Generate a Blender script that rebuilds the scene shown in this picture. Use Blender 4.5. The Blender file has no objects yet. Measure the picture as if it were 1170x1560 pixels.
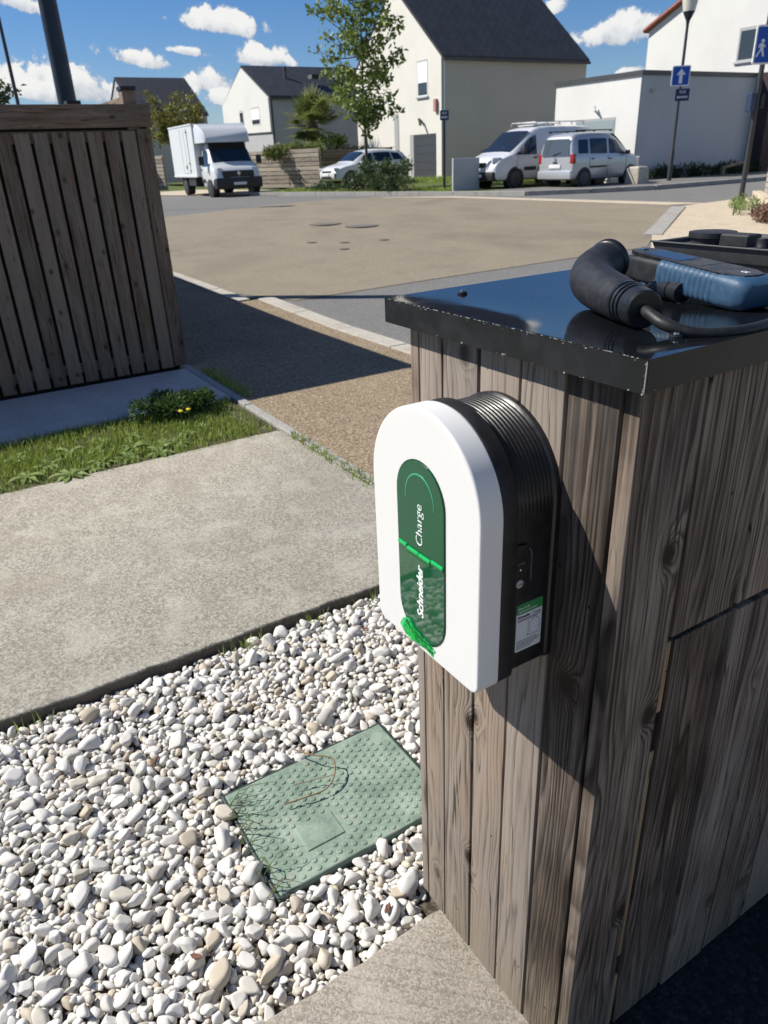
import bpy, bmesh, math, random
import numpy as np
from mathutils import Vector, Matrix

random.seed(7)
rng = np.random.default_rng(7)
SC = bpy.context.scene
COL = SC.collection
PI = math.pi

# ------------------------------------------------------------------ camera
CAM = np.array([0.5289, -0.6646, 1.60])
YAW, PITCH, ROLL, FPX = 0.5425, 0.4527, 0.0436, 1114.0
def cam_axes():
    f = np.array([-math.cos(YAW)*math.cos(PITCH), math.sin(YAW)*math.cos(PITCH), -math.sin(PITCH)])
    r = np.cross(f, [0, 0, 1]); r /= np.linalg.norm(r); d = np.cross(f, r)
    c, s = math.cos(ROLL), math.sin(ROLL)
    return c*r+s*d, -s*r+c*d, f
CR, CD, CF = cam_axes()
cd = bpy.data.cameras.new('camera'); cam = bpy.data.objects.new('camera', cd); COL.objects.link(cam)
cd.sensor_width = 36; cd.sensor_fit = 'AUTO'; cd.lens = FPX/1560*36
cd.clip_start = 0.05; cd.clip_end = 3000
cd.dof.use_dof = True; cd.dof.focus_distance = 1.25; cd.dof.aperture_fstop = 10
M = Matrix(((CR[0], -CD[0], -CF[0], CAM[0]), (CR[1], -CD[1], -CF[1], CAM[1]), (CR[2], -CD[2], -CF[2], CAM[2]), (0, 0, 0, 1)))
cam.matrix_world = M
SC.camera = cam
SC.render.resolution_x, SC.render.resolution_y = 768, 1024

# ------------------------------------------------------------------ light
SUN = np.array([-0.85, -1.0, 1.30]); SUN /= np.linalg.norm(SUN)
sl = bpy.data.lights.new('sun', 'SUN'); sl.energy = 5.0; sl.angle = math.radians(0.53); sl.color = (1.0, 0.95, 0.865)
so = bpy.data.objects.new('sun', sl); COL.objects.link(so)
so.rotation_euler = Vector(SUN).to_track_quat('Z', 'Y').to_euler(); so.location = (-8, -10, 14)
SC.view_settings.view_transform = 'Standard'; SC.view_settings.look = 'None'
SC.view_settings.exposure = 0.44; SC.view_settings.gamma = 1
SC.cycles.max_bounces = 8; SC.cycles.transparent_max_bounces = 12
SC.cycles.use_denoising = True

# ------------------------------------------------------------------ node helpers
class NT:
    def __init__(s, tree): s.t = tree; s.L = tree.links
    def n(s, typ, **props):
        nd = s.t.nodes.new(typ)
        for k, v in props.items(): setattr(nd, k, v)
        return nd
    def put(s, sock, v):
        if v is None: return
        if isinstance(v, bpy.types.NodeSocket): s.L.new(v, sock)
        elif isinstance(v, (tuple, list)):
            if sock.type == 'RGBA' and len(v) == 3: v = (*v, 1)
            sock.default_value = v
        else:
            if sock.type in ('RGBA',): v = (v, v, v, 1)
            elif sock.type == 'VECTOR': v = (v, v, v)
            sock.default_value = v
    def math(s, op, a, b=None, c=None, clamp=False):
        nd = s.n('ShaderNodeMath', operation=op, use_clamp=clamp)
        s.put(nd.inputs[0], a); s.put(nd.inputs[1], b)
        if c is not None: s.put(nd.inputs[2], c)
        return nd.outputs[0]
    def vmath(s, op, a, b=None, scale=None):
        nd = s.n('ShaderNodeVectorMath', operation=op)
        s.put(nd.inputs[0], a); s.put(nd.inputs[1], b)
        if scale is not None: s.put(nd.inputs['Scale'], scale)
        return nd.outputs['Value'] if op in ('DOT_PRODUCT', 'LENGTH', 'DISTANCE') else nd.outputs[0]
    def mapping(s, v, scale=(1, 1, 1), loc=(0, 0, 0), rot=(0, 0, 0)):
        nd = s.n('ShaderNodeMapping'); s.put(nd.inputs['Vector'], v)
        s.put(nd.inputs['Scale'], scale); s.put(nd.inputs['Location'], loc); s.put(nd.inputs['Rotation'], rot)
        return nd.outputs[0]
    def noise(s, v, scale=5, detail=4, rough=.55, dist=0, col=False):
        nd = s.n('ShaderNodeTexNoise'); s.put(nd.inputs['Vector'], v)
        nd.inputs['Scale'].default_value = scale; nd.inputs['Detail'].default_value = detail
        nd.inputs['Roughness'].default_value = rough; nd.inputs['Distortion'].default_value = dist
        return nd.outputs['Color' if col else 'Fac']
    def voro(s, v, scale=5, feature='F1', out='Distance', rnd=1, dims='3D'):
        nd = s.n('ShaderNodeTexVoronoi', feature=feature, voronoi_dimensions=dims); s.put(nd.inputs['Vector'], v)
        nd.inputs['Scale'].default_value = scale; nd.inputs['Randomness'].default_value = rnd
        return nd.outputs[out]
    def ramp(s, f, stops, interp='LINEAR'):
        nd = s.n('ShaderNodeValToRGB'); s.put(nd.inputs[0], f); cr = nd.color_ramp; cr.interpolation = interp
        while len(cr.elements) < len(stops): cr.elements.new(1)
        for e, (p, c) in zip(cr.elements, stops):
            e.position = p; e.color = (c, c, c, 1) if isinstance(c, (int, float)) else (*c, 1)
        return nd.outputs[0]
    def mix(s, f, a, b, mode='MIX'):
        nd = s.n('ShaderNodeMix', data_type='RGBA', blend_type=mode)
        s.put(nd.inputs[0], f); s.put(nd.inputs[6], a); s.put(nd.inputs[7], b)
        return nd.outputs[2]
    def smooth(s, v, a, b, lo=0, hi=1):
        nd = s.n('ShaderNodeMapRange', interpolation_type='SMOOTHSTEP')
        s.put(nd.inputs[0], v); nd.inputs[1].default_value = a; nd.inputs[2].default_value = b
        nd.inputs[3].default_value = lo; nd.inputs[4].default_value = hi
        return nd.outputs[0]
    def sep(s, v):
        nd = s.n('ShaderNodeSeparateXYZ'); s.put(nd.inputs[0], v); return nd.outputs
    def comb(s, x, y, z):
        nd = s.n('ShaderNodeCombineXYZ'); s.put(nd.inputs[0], x); s.put(nd.inputs[1], y); s.put(nd.inputs[2], z); return nd.outputs[0]
    def bump(s, h, strength=.3, dist=.01, normal=None):
        nd = s.n('ShaderNodeBump'); s.put(nd.inputs['Height'], h)
        nd.inputs['Strength'].default_value = strength; nd.inputs['Distance'].default_value = dist
        if normal is not None: s.put(nd.inputs['Normal'], normal)
        return nd.outputs[0]
    def obj(s): return s.n('ShaderNodeTexCoord').outputs['Object']
    def pos(s): return s.n('ShaderNodeNewGeometry').outputs['Position']
    def rand(s): return s.n('ShaderNodeObjectInfo').outputs['Random']
    def attr(s, name): return s.n('ShaderNodeAttribute', attribute_name=name).outputs['Fac']

def mat(name, build=None, color=(.5, .5, .5), rough=.6, metal=0, spec=.5, **kw):
    m = bpy.data.materials.new(name); m.use_nodes = True
    t = m.node_tree; t.nodes.clear(); g = NT(t)
    out = g.n('ShaderNodeOutputMaterial'); b = g.n('ShaderNodeBsdfPrincipled'); g.L.new(b.outputs[0], out.inputs[0])
    b.inputs['Base Color'].default_value = (*color, 1); b.inputs['Roughness'].default_value = rough
    b.inputs['Metallic'].default_value = metal; b.inputs['Specular IOR Level'].default_value = spec
    for k, v in kw.items(): b.inputs[k.replace('_', ' ')].default_value = v
    if build:
        r = build(g) or {}
        for k, v in r.items(): g.put(b.inputs[k], v)
    return m

# ------------------------------------------------------------------ world: sky and clouds
def pdir(x, y):
    d = (x-585)/FPX*CR + (y-780)/FPX*CD + CF
    return d/np.linalg.norm(d)
W = bpy.data.worlds.new('World'); SC.world = W; W.use_nodes = True
wt = W.node_tree; wt.nodes.clear(); g = NT(wt)
wo = g.n('ShaderNodeOutputWorld'); bg = g.n('ShaderNodeBackground'); g.L.new(bg.outputs[0], wo.inputs[0])
sky = g.n('ShaderNodeTexSky', sky_type='NISHITA'); sky.sun_disc = False
sky.sun_elevation = math.asin(SUN[2]); sky.sun_rotation = math.atan2(SUN[0], SUN[1])
sky.altitude = 60; sky.air_density = 1.0; sky.dust_density = 0.15; sky.ozone_density = 3.0
hs = g.n('ShaderNodeHueSaturation'); hs.inputs['Saturation'].default_value = 1.18; g.L.new(g.mix(1, sky.outputs[0], (1.06, 1.17, 1.44), 'MULTIPLY'), hs.inputs['Color'])
dirv = g.n('ShaderNodeTexCoord').outputs['Generated']
n1 = g.noise(dirv, 24, 10, .62, .5)
n2 = g.noise(dirv, 90, 6, .65)
nn = g.math('ADD', g.math('MULTIPLY', g.math('SUBTRACT', n1, .5), 3.7), g.math('MULTIPLY', g.math('SUBTRACT', n2, .5), 1.3))
clouds = [((332, 36), 74, 24), ((212, 92), 52, 16), ((286, 79), 34, 9), ((110, 132), 90, 34), ((60, 140), 60, 24), ((395, 90), 58, 22),
          ((322, 128), 44, 26), ((345, 150), 40, 20), ((945, 50), 68, 30), ((850, 10), 22, 14), ((25, 4), 40, 16), ((958, 110), 30, 10), ((410, 112), 40, 8)]
alpha = None; shade = None
extra = [(np.array([-.573, .787, .30]), .16, .10), (np.array([-.84, .50, .22]), .05, .02), (np.array([-.2, .95, .35]), .25, .09), (np.array([.3, .9, .3]), .3, .1),
         (np.array([-.9, -.35, .45]), .22, .09), (np.array([.8, .2, .4]), .3, .12), (np.array([.3, -.8, .5]), .25, .1)]
cl = []
for (px, py), a, b in clouds: cl.append((pdir(px, py), a/1240.0, b/1240.0, CR, -CD))
for d, a, b in extra:
    d = d/np.linalg.norm(d); r = np.cross(d, [0, 0, 1]); r /= np.linalg.norm(r); cl.append((d, a, b, r, np.cross(r, d)))
for c, a, b, r, u in cl:
    r = r - c*(r@c); r /= np.linalg.norm(r); u = u-c*(u@c); u /= np.linalg.norm(u)
    front = g.math('GREATER_THAN', g.vmath('DOT_PRODUCT', dirv, tuple(c)), .3)
    uu = g.math('DIVIDE', g.vmath('DOT_PRODUCT', dirv, tuple(r)), a)
    vv = g.math('DIVIDE', g.vmath('DOT_PRODUCT', dirv, tuple(u)), b)
    vl = g.math('MINIMUM', g.math('MULTIPLY', vv, 1.7), vv)
    q = g.math('SUBTRACT', 1.0, g.math('SQRT', g.math('ADD', g.math('MULTIPLY', uu, uu), g.math('MULTIPLY', vl, vl))))
    f = g.math('ADD', q, g.math('MULTIPLY', nn, .62))
    al = g.math('MULTIPLY', g.smooth(f, .05, .34), front)
    sh = g.math('MULTIPLY', al, g.smooth(g.math('ADD', g.math('ADD', vv, g.math('MULTIPLY', uu, -.25)), g.math('MULTIPLY', nn, .8)), -.9, .45, .30, 1))
    alpha = al if alpha is None else g.math('MAXIMUM', alpha, al)
    shade = sh if shade is None else g.math('MAXIMUM', shade, sh)
# unseen cumulus added over the rest of the dome to whiten the fill
dz = g.math('MAXIMUM', g.sep(dirv)[2], .12)
pl = g.vmath('SCALE', dirv, scale=g.math('DIVIDE', 1.0, dz))
gn = g.noise(g.mapping(pl, scale=(1, 1, 0)), 1.1, 9, .58, .3)
away = g.smooth(g.vmath('DOT_PRODUCT', dirv, tuple(pdir(585, 250))), .80, .62, 0, 1)
up_m = g.smooth(g.sep(dirv)[2], .02, .15, 0, 1)
ga = g.math('MULTIPLY', g.math('MULTIPLY', g.smooth(gn, .55, .65), away), up_m)
alpha = g.math('MAXIMUM', alpha, ga); shade = g.math('MAXIMUM', shade, g.math('MULTIPLY', ga, g.smooth(gn, .50, .74, .95, .55)))
ccol = g.ramp(shade, [(0, (6.2, 6.9, 8.2)), (.45, (8.2, 8.8, 9.8)), (.8, (11.6, 11.9, 12.1)), (1, (13.2, 13.2, 13.0))])
g.put(bg.inputs['Color'], g.mix(alpha, hs.outputs[0], ccol)); bg.inputs['Strength'].default_value = 0.050

# ------------------------------------------------------------------ ground height and picking
UX, UY = -math.cos(YAW), math.sin(YAW)
ZTOP, D0, D1 = 0.35, 7.0, 17.0
def zf(x, y):
    return ZTOP*min(1, max(0, ((x*UX+y*UY)-D0)/(D1-D0)))

# ------------------------------------------------------------------ object helpers
def wloc(o):
    v = Vector((0, 0, 0))
    while o is not None: v += o.location; o = o.parent
    return v
def tag(o, label=None, cat=None, group=None, kind=None):
    if label: o['label'] = label
    if cat: o['category'] = cat
    if group: o['group'] = group
    if kind: o['kind'] = kind
    return o
def thing(name, label, cat, loc=(0, 0, 0), rz=0, group=None):
    o = bpy.data.objects.new(name, None); COL.objects.link(o); o.empty_display_size = .1
    o.location = loc; o.rotation_euler = (0, 0, rz)
    return tag(o, label, cat, group)

class B:
    """collects shapes into one bmesh"""
    def __init__(s): s.bm = bmesh.new()
    def box(s, a, b, mtx=None, bevel=0, seg=1):
        x0, y0, z0 = a; x1, y1, z1 = b
        r = bmesh.ops.create_cube(s.bm, size=1)['verts']
        for v in r: v.co = Vector((x0+(v.co.x+.5)*(x1-x0), y0+(v.co.y+.5)*(y1-y0), z0+(v.co.z+.5)*(z1-z0)))
        if bevel:
            ed = list({e for v in r for e in v.link_edges})
            k = bmesh.ops.bevel(s.bm, geom=ed, offset=bevel, segments=seg, affect='EDGES', profile=.6)
            r = list({v for f in k['faces'] for v in f.verts} | {v for v in r if v.is_valid})
        if mtx is not None:
            for v in r: v.co = mtx @ v.co
        return s
    def loft(s, rings, cap0=True, cap1=True, closed=True):
        vs = [[s.bm.verts.new(p) for p in ring] for ring in rings]
        n = len(vs[0])
        for a, b in zip(vs[:-1], vs[1:]):
            for i in range(n if closed else n-1):
                j = (i+1) % n
                try: s.bm.faces.new((a[i], a[j], b[j], b[i]))
                except ValueError: pass
        if cap0 and closed: s.bm.faces.new(list(reversed(vs[0])))
        if cap1 and closed: s.bm.faces.new(vs[-1])
        return s
    def tube(s, pts, r, n=10, flat=1.0):
        pts = [Vector(p) for p in pts]; k = len(pts)
        rs = r if isinstance(r, (list, tuple)) else [r]*k
        rings = []; up = None
        for i, p in enumerate(pts):
            t = (pts[min(i+1, k-1)]-pts[max(i-1, 0)]).normalized()
            if up is None:
                up = Vector((0, 0, 1)) if abs(t.z) < .9 else Vector((1, 0, 0))
            a = (up - t*up.dot(t)).normalized(); b = t.cross(a); up = a
            rings.append([p+(a*math.cos(2*PI*j/n)*flat+b*math.sin(2*PI*j/n))*rs[i] for j in range(n)])
        return s.loft(rings)
    def cyl(s, p0, p1, r, n=16, r2=None): return s.tube([p0, p1], [r, r if r2 is None else r2], n)
    def prism(s, poly, h, mtx=None):
        """poly: 2-D points, extruded by h along local z"""
        mtx = mtx or Matrix()
        s.loft([[mtx @ Vector((x, y, 0)) for x, y in poly], [mtx @ Vector((x, y, h)) for x, y in poly]]); return s
    def quad(s, *pts):
        s.bm.faces.new([s.bm.verts.new(p) for p in pts]); return s
    def grid(s, rows):
        return s.loft(rows, False, False, closed=False)
    def ico(s, c, r, sub=2, sc=(1, 1, 1)):
        k = bmesh.ops.create_icosphere(s.bm, subdivisions=sub, radius=r)['verts']
        for v in k: v.co = Vector((v.co.x*sc[0]+c[0], v.co.y*sc[1]+c[1], v.co.z*sc[2]+c[2]))
        return s
    def obj(s, name, m, parent=None, smooth=None, bevel=0, local=False, subsurf=0, seg=2, kind=None, label=None):
        bm = s.bm
        bmesh.ops.recalc_face_normals(bm, faces=bm.faces)
        if parent is not None and not local:
            off = wloc(parent)
            for v in bm.verts: v.co -= off
        me = bpy.data.meshes.new(name); bm.to_mesh(me); bm.free()
        o = bpy.data.objects.new(name, me); COL.objects.link(o)
        if m is not None: me.materials.append(m)
        if parent is not None: o.parent = parent
        if bevel:
            md = o.modifiers.new('bevel', 'BEVEL'); md.width = bevel; md.segments = seg; md.limit_method = 'ANGLE'; md.angle_limit = .6
        if subsurf:
            md = o.modifiers.new('sub', 'SUBSURF'); md.levels = md.render_levels = subsurf
        if smooth is not None:
            if smooth >= 180:
                me.polygons.foreach_set('use_smooth', [True]*len(me.polygons))
            else: me.shade_smooth() if False else smooth_by_angle(me, smooth)
        if kind: o['kind'] = kind
        if label: o['label'] = label
        return o
def smooth_by_angle(me, deg):
    me.polygons.foreach_set('use_smooth', [True]*len(me.polygons))
    try: me.set_sharp_from_angle(angle=math.radians(deg))
    except Exception: pass
def share(src, name, parent, loc=(0, 0, 0), rot=(0, 0, 0), sc=None):
    o = src.copy(); o.name = name; COL.objects.link(o); o.parent = parent; o.location = loc; o.rotation_euler = rot
    if sc: o.scale = sc
    return o
def np_mesh(name, V, F, m, parent=None, smooth=False, attrs=None, kind=None):
    me = bpy.data.meshes.new(name)
    V = np.asarray(V, dtype=np.float32); F = np.asarray(F, dtype=np.int32)
    k = F.shape[1]
    me.vertices.add(len(V)); me.vertices.foreach_set('co', V.ravel())
    me.loops.add(F.size); me.loops.foreach_set('vertex_index', F.ravel())
    me.polygons.add(len(F)); me.polygons.foreach_set('loop_start', np.arange(0, F.size, k, dtype=np.int32))
    me.polygons.foreach_set('use_smooth', np.full(len(F), smooth))
    me.update(calc_edges=True)
    for an, av in (attrs or {}).items():
        at = me.attributes.new(an, 'FLOAT', 'POINT'); at.data.foreach_set('value', np.asarray(av, dtype=np.float32))
    o = bpy.data.objects.new(name, me); COL.objects.link(o)
    if m is not None: me.materials.append(m)
    if parent is not None: o.parent = parent
    if kind: o['kind'] = kind
    return o
TV = Matrix(((1, 0, 0, 0), (0, 0, -1, 0), (0, 1, 0, 0), (0, 0, 0, 1)))
def text(name, body, size, m, parent, mtx, bold=0, shear=0, extrude=.0004, align='CENTER'):
    cu = bpy.data.curves.new(name, 'FONT'); cu.body = body; cu.size = size; cu.offset = bold; cu.shear = shear
    cu.extrude = extrude; cu.align_x = align; cu.align_y = 'CENTER'; cu.resolution_u = 3
    tmp = bpy.data.objects.new('tmp', cu); COL.objects.link(tmp)
    dg = bpy.context.evaluated_depsgraph_get(); dg.update()
    me = bpy.data.meshes.new_from_object(tmp.evaluated_get(dg)); bpy.data.objects.remove(tmp)
    me.materials.clear(); me.materials.append(m)
    me.transform(mtx)
    o = bpy.data.objects.new(name, me); COL.objects.link(o); o.parent = parent
    return o

def sheet(name, poly, off, m, kind='structure', thick=0.0, label=None):
    """a ground sheet that follows the lie of the land"""
    bm = bmesh.new()
    f = bm.faces.new([bm.verts.new((x, y, 0)) for x, y in poly])
    for D in (D0, D1):
        bmesh.ops.bisect_plane(bm, geom=list(bm.verts)+list(bm.edges)+list(bm.faces), plane_co=(UX*D, UY*D, 0), plane_no=(UX, UY, 0))
    if thick:
        top = list(bm.faces); r = bmesh.ops.extrude_face_region(bm, geom=top)
        low = [v for v in r['geom'] if isinstance(v, bmesh.types.BMVert)]
        bmesh.ops.delete(bm, geom=[], context='FACES')
        ls = set(low)
        for v in bm.verts: v.co.z = zf(v.co.x, v.co.y)+off-(thick if v not in ls else 0)
    else:
        for v in bm.verts: v.co.z = zf(v.co.x, v.co.y)+off
    bmesh.ops.recalc_face_normals(bm, faces=bm.faces)
    if not thick:
        for f in bm.faces:
            if f.normal.z < 0: f.normal_flip()
    me = bpy.data.meshes.new(name); bm.to_mesh(me); bm.free(); me.materials.append(m)
    o = bpy.data.objects.new(name, me); COL.objects.link(o); o['kind'] = kind
    if label: o['label'] = label
    return o

# ------------------------------------------------------------------ materials
def wood_build(dark, mid, light, fresh=None, grime=True, spread=.34, bumps=.4, knot=1.0):
    def f(g):
        oc = g.obj(); r = g.rand()
        off = g.comb(g.math('MULTIPLY', r, 37.7), g.math('MULTIPLY', r, 11.3), g.math('MULTIPLY', r, 53.1))
        v = g.vmath('ADD', oc, off); x, y, z = g.sep(v)
        # knots in the plane of the face
        kc = g.comb(x, g.math('MULTIPLY', z, .72), 0)
        kd = g.voro(kc, 5.2, out='Distance', rnd=.95, dims='2D')
        kcol = g.n('ShaderNodeTexVoronoi', voronoi_dimensions='2D'); g.put(kcol.inputs['Vector'], kc); kcol.inputs['Scale'].default_value = 5.2; kcol.inputs['Randomness'].default_value = .95
        krand = g.sep(kcol.outputs['Color'])[0]
        kamp = g.math('MULTIPLY', g.smooth(krand, .35, .7), knot)
        k2 = g.math('MULTIPLY', kd, kd)
        kb = g.math('MULTIPLY', g.math('EXPONENT', g.math('MULTIPLY', k2, -85)), kamp)   # wide swell
        ks = g.math('MULTIPLY', g.math('EXPONENT', g.math('MULTIPLY', k2, -420)), kamp)  # core
        lowv = g.comb(g.math('MULTIPLY', x, 9), y, g.math('MULTIPLY', z, .85))
        warp = g.noise(lowv, 1.0, 3, .5)
        wig = g.noise(g.comb(g.math('MULTIPLY', x, 25), y, g.math('MULTIPLY', z, 5)), 1, 2, .5)
        ph = g.math('ADD', g.math('MULTIPLY', x, 75), g.math('MULTIPLY', warp, 13))
        ph = g.math('ADD', ph, g.math('MULTIPLY', kb, 3.6))
        ph = g.math('ADD', ph, g.math('MULTIPLY', wig, .9))
        fr = g.math('FRACT', ph)
        ring = g.math('POWER', g.math('MINIMUM', g.math('DIVIDE', fr, .80), g.math('DIVIDE', g.math('SUBTRACT', 1.0, fr), .20)), 2.0)
        ring = g.math('MULTIPLY', ring, g.smooth(g.noise(g.comb(g.math('MULTIPLY', x, 20), y, g.math('MULTIPLY', z, 2)), 1, 2, .5), .3, .65, .35, 1))
        fine = g.noise(g.comb(g.math('MULTIPLY', x, 420), g.math('MULTIPLY', y, 420), g.math('MULTIPLY', z, 7)), 1, 4, .65)
        fib = g.noise(g.comb(g.math('MULTIPLY', x, 110), g.math('MULTIPLY', y, 110), g.math('MULTIPLY', z, 2.2)), 1, 4, .6)
        blot = g.noise(g.comb(g.math('MULTIPLY', x, 14), y, g.math('MULTIPLY', z, 3)), 1, 5, .6)
        t = g.math('ADD', g.math('MULTIPLY', ring, -.34), g.math('MULTIPLY', fine, .50))
        t = g.math('ADD', t, g.math('MULTIPLY', fib, .62))
        t = g.math('ADD', t, g.math('MULTIPLY', blot, .68))
        t = g.math('ADD', t, g.math('MULTIPLY', g.math('SUBTRACT', r, .5), spread))
        t = g.math('SUBTRACT', t, g.math('MULTIPLY', ks, .55))
        t = g.math('SUBTRACT', t, g.math('MULTIPLY', kb, .10))
        c = g.ramp(g.smooth(t, .36, 1.10), [(0, dark), (.42, mid), (1, light)])
        warm = g.smooth(g.noise(g.comb(g.math('MULTIPLY', x, 7), y, g.math('MULTIPLY', z, 1.1)), 1.3, 3, .5), .5, .72)
        c = g.mix(g.math('MULTIPLY', warm, .55), c, g.mix(1, c, (1.12, .93, .74), 'MULTIPLY'))
        rustk = g.smooth(kd, .03, .11, 1, 0)
        c = g.mix(g.math('MULTIPLY', g.math('MULTIPLY', rustk, kamp), .62), c, (dark[0]*1.3, dark[1]*1.05, dark[2]*.9))
        crk = g.noise(g.comb(g.math('MULTIPLY', x, 48), g.math('MULTIPLY', y, 20), g.math('MULTIPLY', z, 1.5)), 1, 2, .45)
        cm = g.math('MULTIPLY', g.smooth(g.math('ABSOLUTE', g.math('SUBTRACT', crk, .5)), .004, .016, 1, 0), g.smooth(blot, .47, .6))
        c = g.mix(g.math('MULTIPLY', cm, .8), c, tuple(k*.35 for k in dark))
        sil = g.smooth(g.noise(g.comb(g.math('MULTIPLY', x, 5), y, g.math('MULTIPLY', z, 1.6)), 1.0, 4, .6), .5, .72, 0, .45)
        c = g.mix(sil, c, g.mix(.55, c, (light[0]*.82, light[0]*.78, light[0]*.74)))
        if grime:
            pz = g.sep(g.pos())[2]
            gm = g.math('MULTIPLY', g.smooth(g.math('ADD', pz, g.math('MULTIPLY', g.math('SUBTRACT', blot, .5), .35)), .02, .30, .75, 0), g.smooth(fine, .35, .6))
            c = g.mix(gm, c, (.24, .20, .14))
        # tiny worm and nail holes
        hole = g.voro(g.comb(x, z, 0), 26, rnd=1, dims='2D')
        hk = g.n('ShaderNodeTexVoronoi', voronoi_dimensions='2D'); g.put(hk.inputs['Vector'], g.comb(x, z, 0)); hk.inputs['Scale'].default_value = 26
        hm = g.math('MULTIPLY', g.smooth(hole, .05, .075, 1, 0), g.math('GREATER_THAN', g.sep(hk.outputs['Color'])[1], .965))
        c = g.mix(hm, c, (.006, .005, .004))
        h = g.math('ADD', g.math('MULTIPLY', t, .7), g.math('MULTIPLY', ring, -.35))
        return {'Base Color': c, 'Roughness': g.smooth(fine, .3, .7, .72, .9), 'Normal': g.bump(h, bumps, .0022)}
    return f
WOOD = mat('weathered_wood', wood_build((.020, .0145, .011), (.098, .076, .060), (.275, .232, .194), spread=.5), spec=.25)
WOOD_F = mat('weathered_fence_wood', wood_build((.062, .041, .028), (.165, .116, .082), (.26, .196, .148), grime=False), spec=.25)
WOOD_FRESH = mat('fresh_wood', wood_build((.13, .085, .05), (.26, .18, .11), (.38, .28, .18), grime=False, knot=.2), spec=.2)
WOOD_FAR = mat('grey_fence_wood', wood_build((.12, .10, .08), (.28, .24, .195), (.44, .39, .33), grime=False, knot=.5), spec=.2)

def concrete_build(c0, c1, c2, sc=1, stain=(.2, .15, .1), st=.25, bump=.4, lines=None, edge=False):
    def f(g):
        p = g.pos()
        fine = g.noise(p, 260*sc, 4, .7); mid = g.noise(p, 70*sc, 5, .7); big = g.noise(p, 2.3*sc, 5, .6)
        spk = g.voro(p, 170*sc, rnd=1); sc_ = g.voro(p, 170*sc, out='Color')
        t = g.math('ADD', g.math('ADD', g.math('MULTIPLY', fine, .55), g.math('MULTIPLY', mid, .40)), g.math('MULTIPLY', g.sep(sc_)[0], .34))
        c = g.ramp(g.smooth(t, .35, .95), [(0, c0), (.5, c1), (1, c2)])
        c = g.mix(g.smooth(big, .48, .72, 0, st), c, stain)
        b2 = g.noise(p, 7*sc, 4, .6, .4)
        c = g.mix(g.smooth(b2, .46, .7, 0, .42), c, c2)
        if edge:
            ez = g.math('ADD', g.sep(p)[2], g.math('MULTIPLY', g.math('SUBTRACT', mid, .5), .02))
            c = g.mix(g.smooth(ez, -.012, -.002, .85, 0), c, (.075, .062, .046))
        h = g.math('ADD', g.math('MULTIPLY', fine, .6), g.math('MULTIPLY', mid, .6))
        if lines:
            w = g.n('ShaderNodeTexWave'); g.put(w.inputs['Vector'], g.mapping(p, rot=(0, 0, lines))); w.inputs['Scale'].default_value = 9; w.inputs['Distortion'].default_value = 1.5; w.inputs['Detail'].default_value = 3; w.inputs['Detail Scale'].default_value = 2
            ln = g.math('MULTIPLY', g.smooth(w.outputs['Fac'], .0, .12, 1, 0), g.smooth(mid, .45, .6))
            c = g.mix(g.math('MULTIPLY', ln, .55), c, c0); h = g.math('SUBTRACT', h, g.math('MULTIPLY', ln, .5))
        return {'Base Color': c, 'Normal': g.bump(h, bump, .004)}
    return f
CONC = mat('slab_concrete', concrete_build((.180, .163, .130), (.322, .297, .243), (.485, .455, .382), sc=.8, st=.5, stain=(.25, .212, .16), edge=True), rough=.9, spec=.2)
CONC_PAD = mat('pad_concrete', concrete_build((.30, .29, .28), (.42, .41, .40), (.52, .51, .50), st=.2), rough=.9, spec=.2)
CONC_LOW = mat('brushed_concrete', concrete_build((.20, .178, .145), (.31, .28, .235), (.43, .395, .335), sc=1.5, st=.5, stain=(.22, .165, .115), bump=.6, lines=.75), rough=.9, spec=.2)
CONC_EDGE = mat('edging_concrete', concrete_build((.2, .19, .175), (.32, .31, .29), (.42, .41, .385), st=.4), rough=.9, spec=.2)
KERB = mat('kerb_concrete', concrete_build((.27, .25, .21), (.41, .38, .33), (.52, .49, .43), st=.3), rough=.9, spec=.2)
def agg_build(c0, c1, c2, c3, sc=1, big=.2, marks=False):
    def f(g):
        p = g.pos()
        vc = g.voro(p, 105*sc, out='Color'); vd = g.voro(p, 105*sc)
        a = g.sep(vc)[0]; n = g.noise(p, 320*sc, 3, .6); b = g.noise(p, 1.7, 5, .6); b3 = g.noise(g.mapping(p, rot=(0, 0, .5), scale=(.25, 1.2, 1)), 1.0, 4, .6)
        c = g.ramp(g.math('ADD', g.math('MULTIPLY', a, .75), g.math('MULTIPLY', n, .25)), [(0, c0), (.4, c1), (.75, c2), (1, c3)])
        c = g.mix(g.smooth(b, .42, .7, 0, big), c, c0); c = g.mix(g.smooth(b3, .45, .7, 0, big), c, c2)
        if marks:   # tyre arcs, stains and drips worn into the surface
            for (cx_, cy_, r_, w_) in ((-9, 20, 10.5, .9), (-9, 20, 12.1, .7), (-24, -4, 13.5, 1.0), (-24, -4, 15.2, .8), (-4, 2, 9.5, .8)):
                rr = g.vmath('LENGTH', g.vmath('SUBTRACT', g.comb(g.sep(p)[0], g.sep(p)[1], 0), (cx_, cy_, 0)))
                rr = g.math('ADD', rr, g.math('MULTIPLY', g.noise(p, .7, 2, .5), .5))
                tm = g.math('MULTIPLY', g.smooth(g.math('ABSOLUTE', g.math('SUBTRACT', rr, r_)), 0, w_, .42, 0), g.smooth(g.noise(p, .45, 4, .6), .4, .6))
                c = g.mix(tm, c, c0)
            ds = g.smooth(g.noise(p, 2.6, 4, .7), .66, .74, 0, .35); c = g.mix(ds, c, tuple(k*.55 for k in c0))
        h = g.math('ADD', g.math('MULTIPLY', vd, -1.), g.math('MULTIPLY', n, .3))
        return {'Base Color': c, 'Normal': g.bump(h, .5, .006)}
    return f
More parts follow.
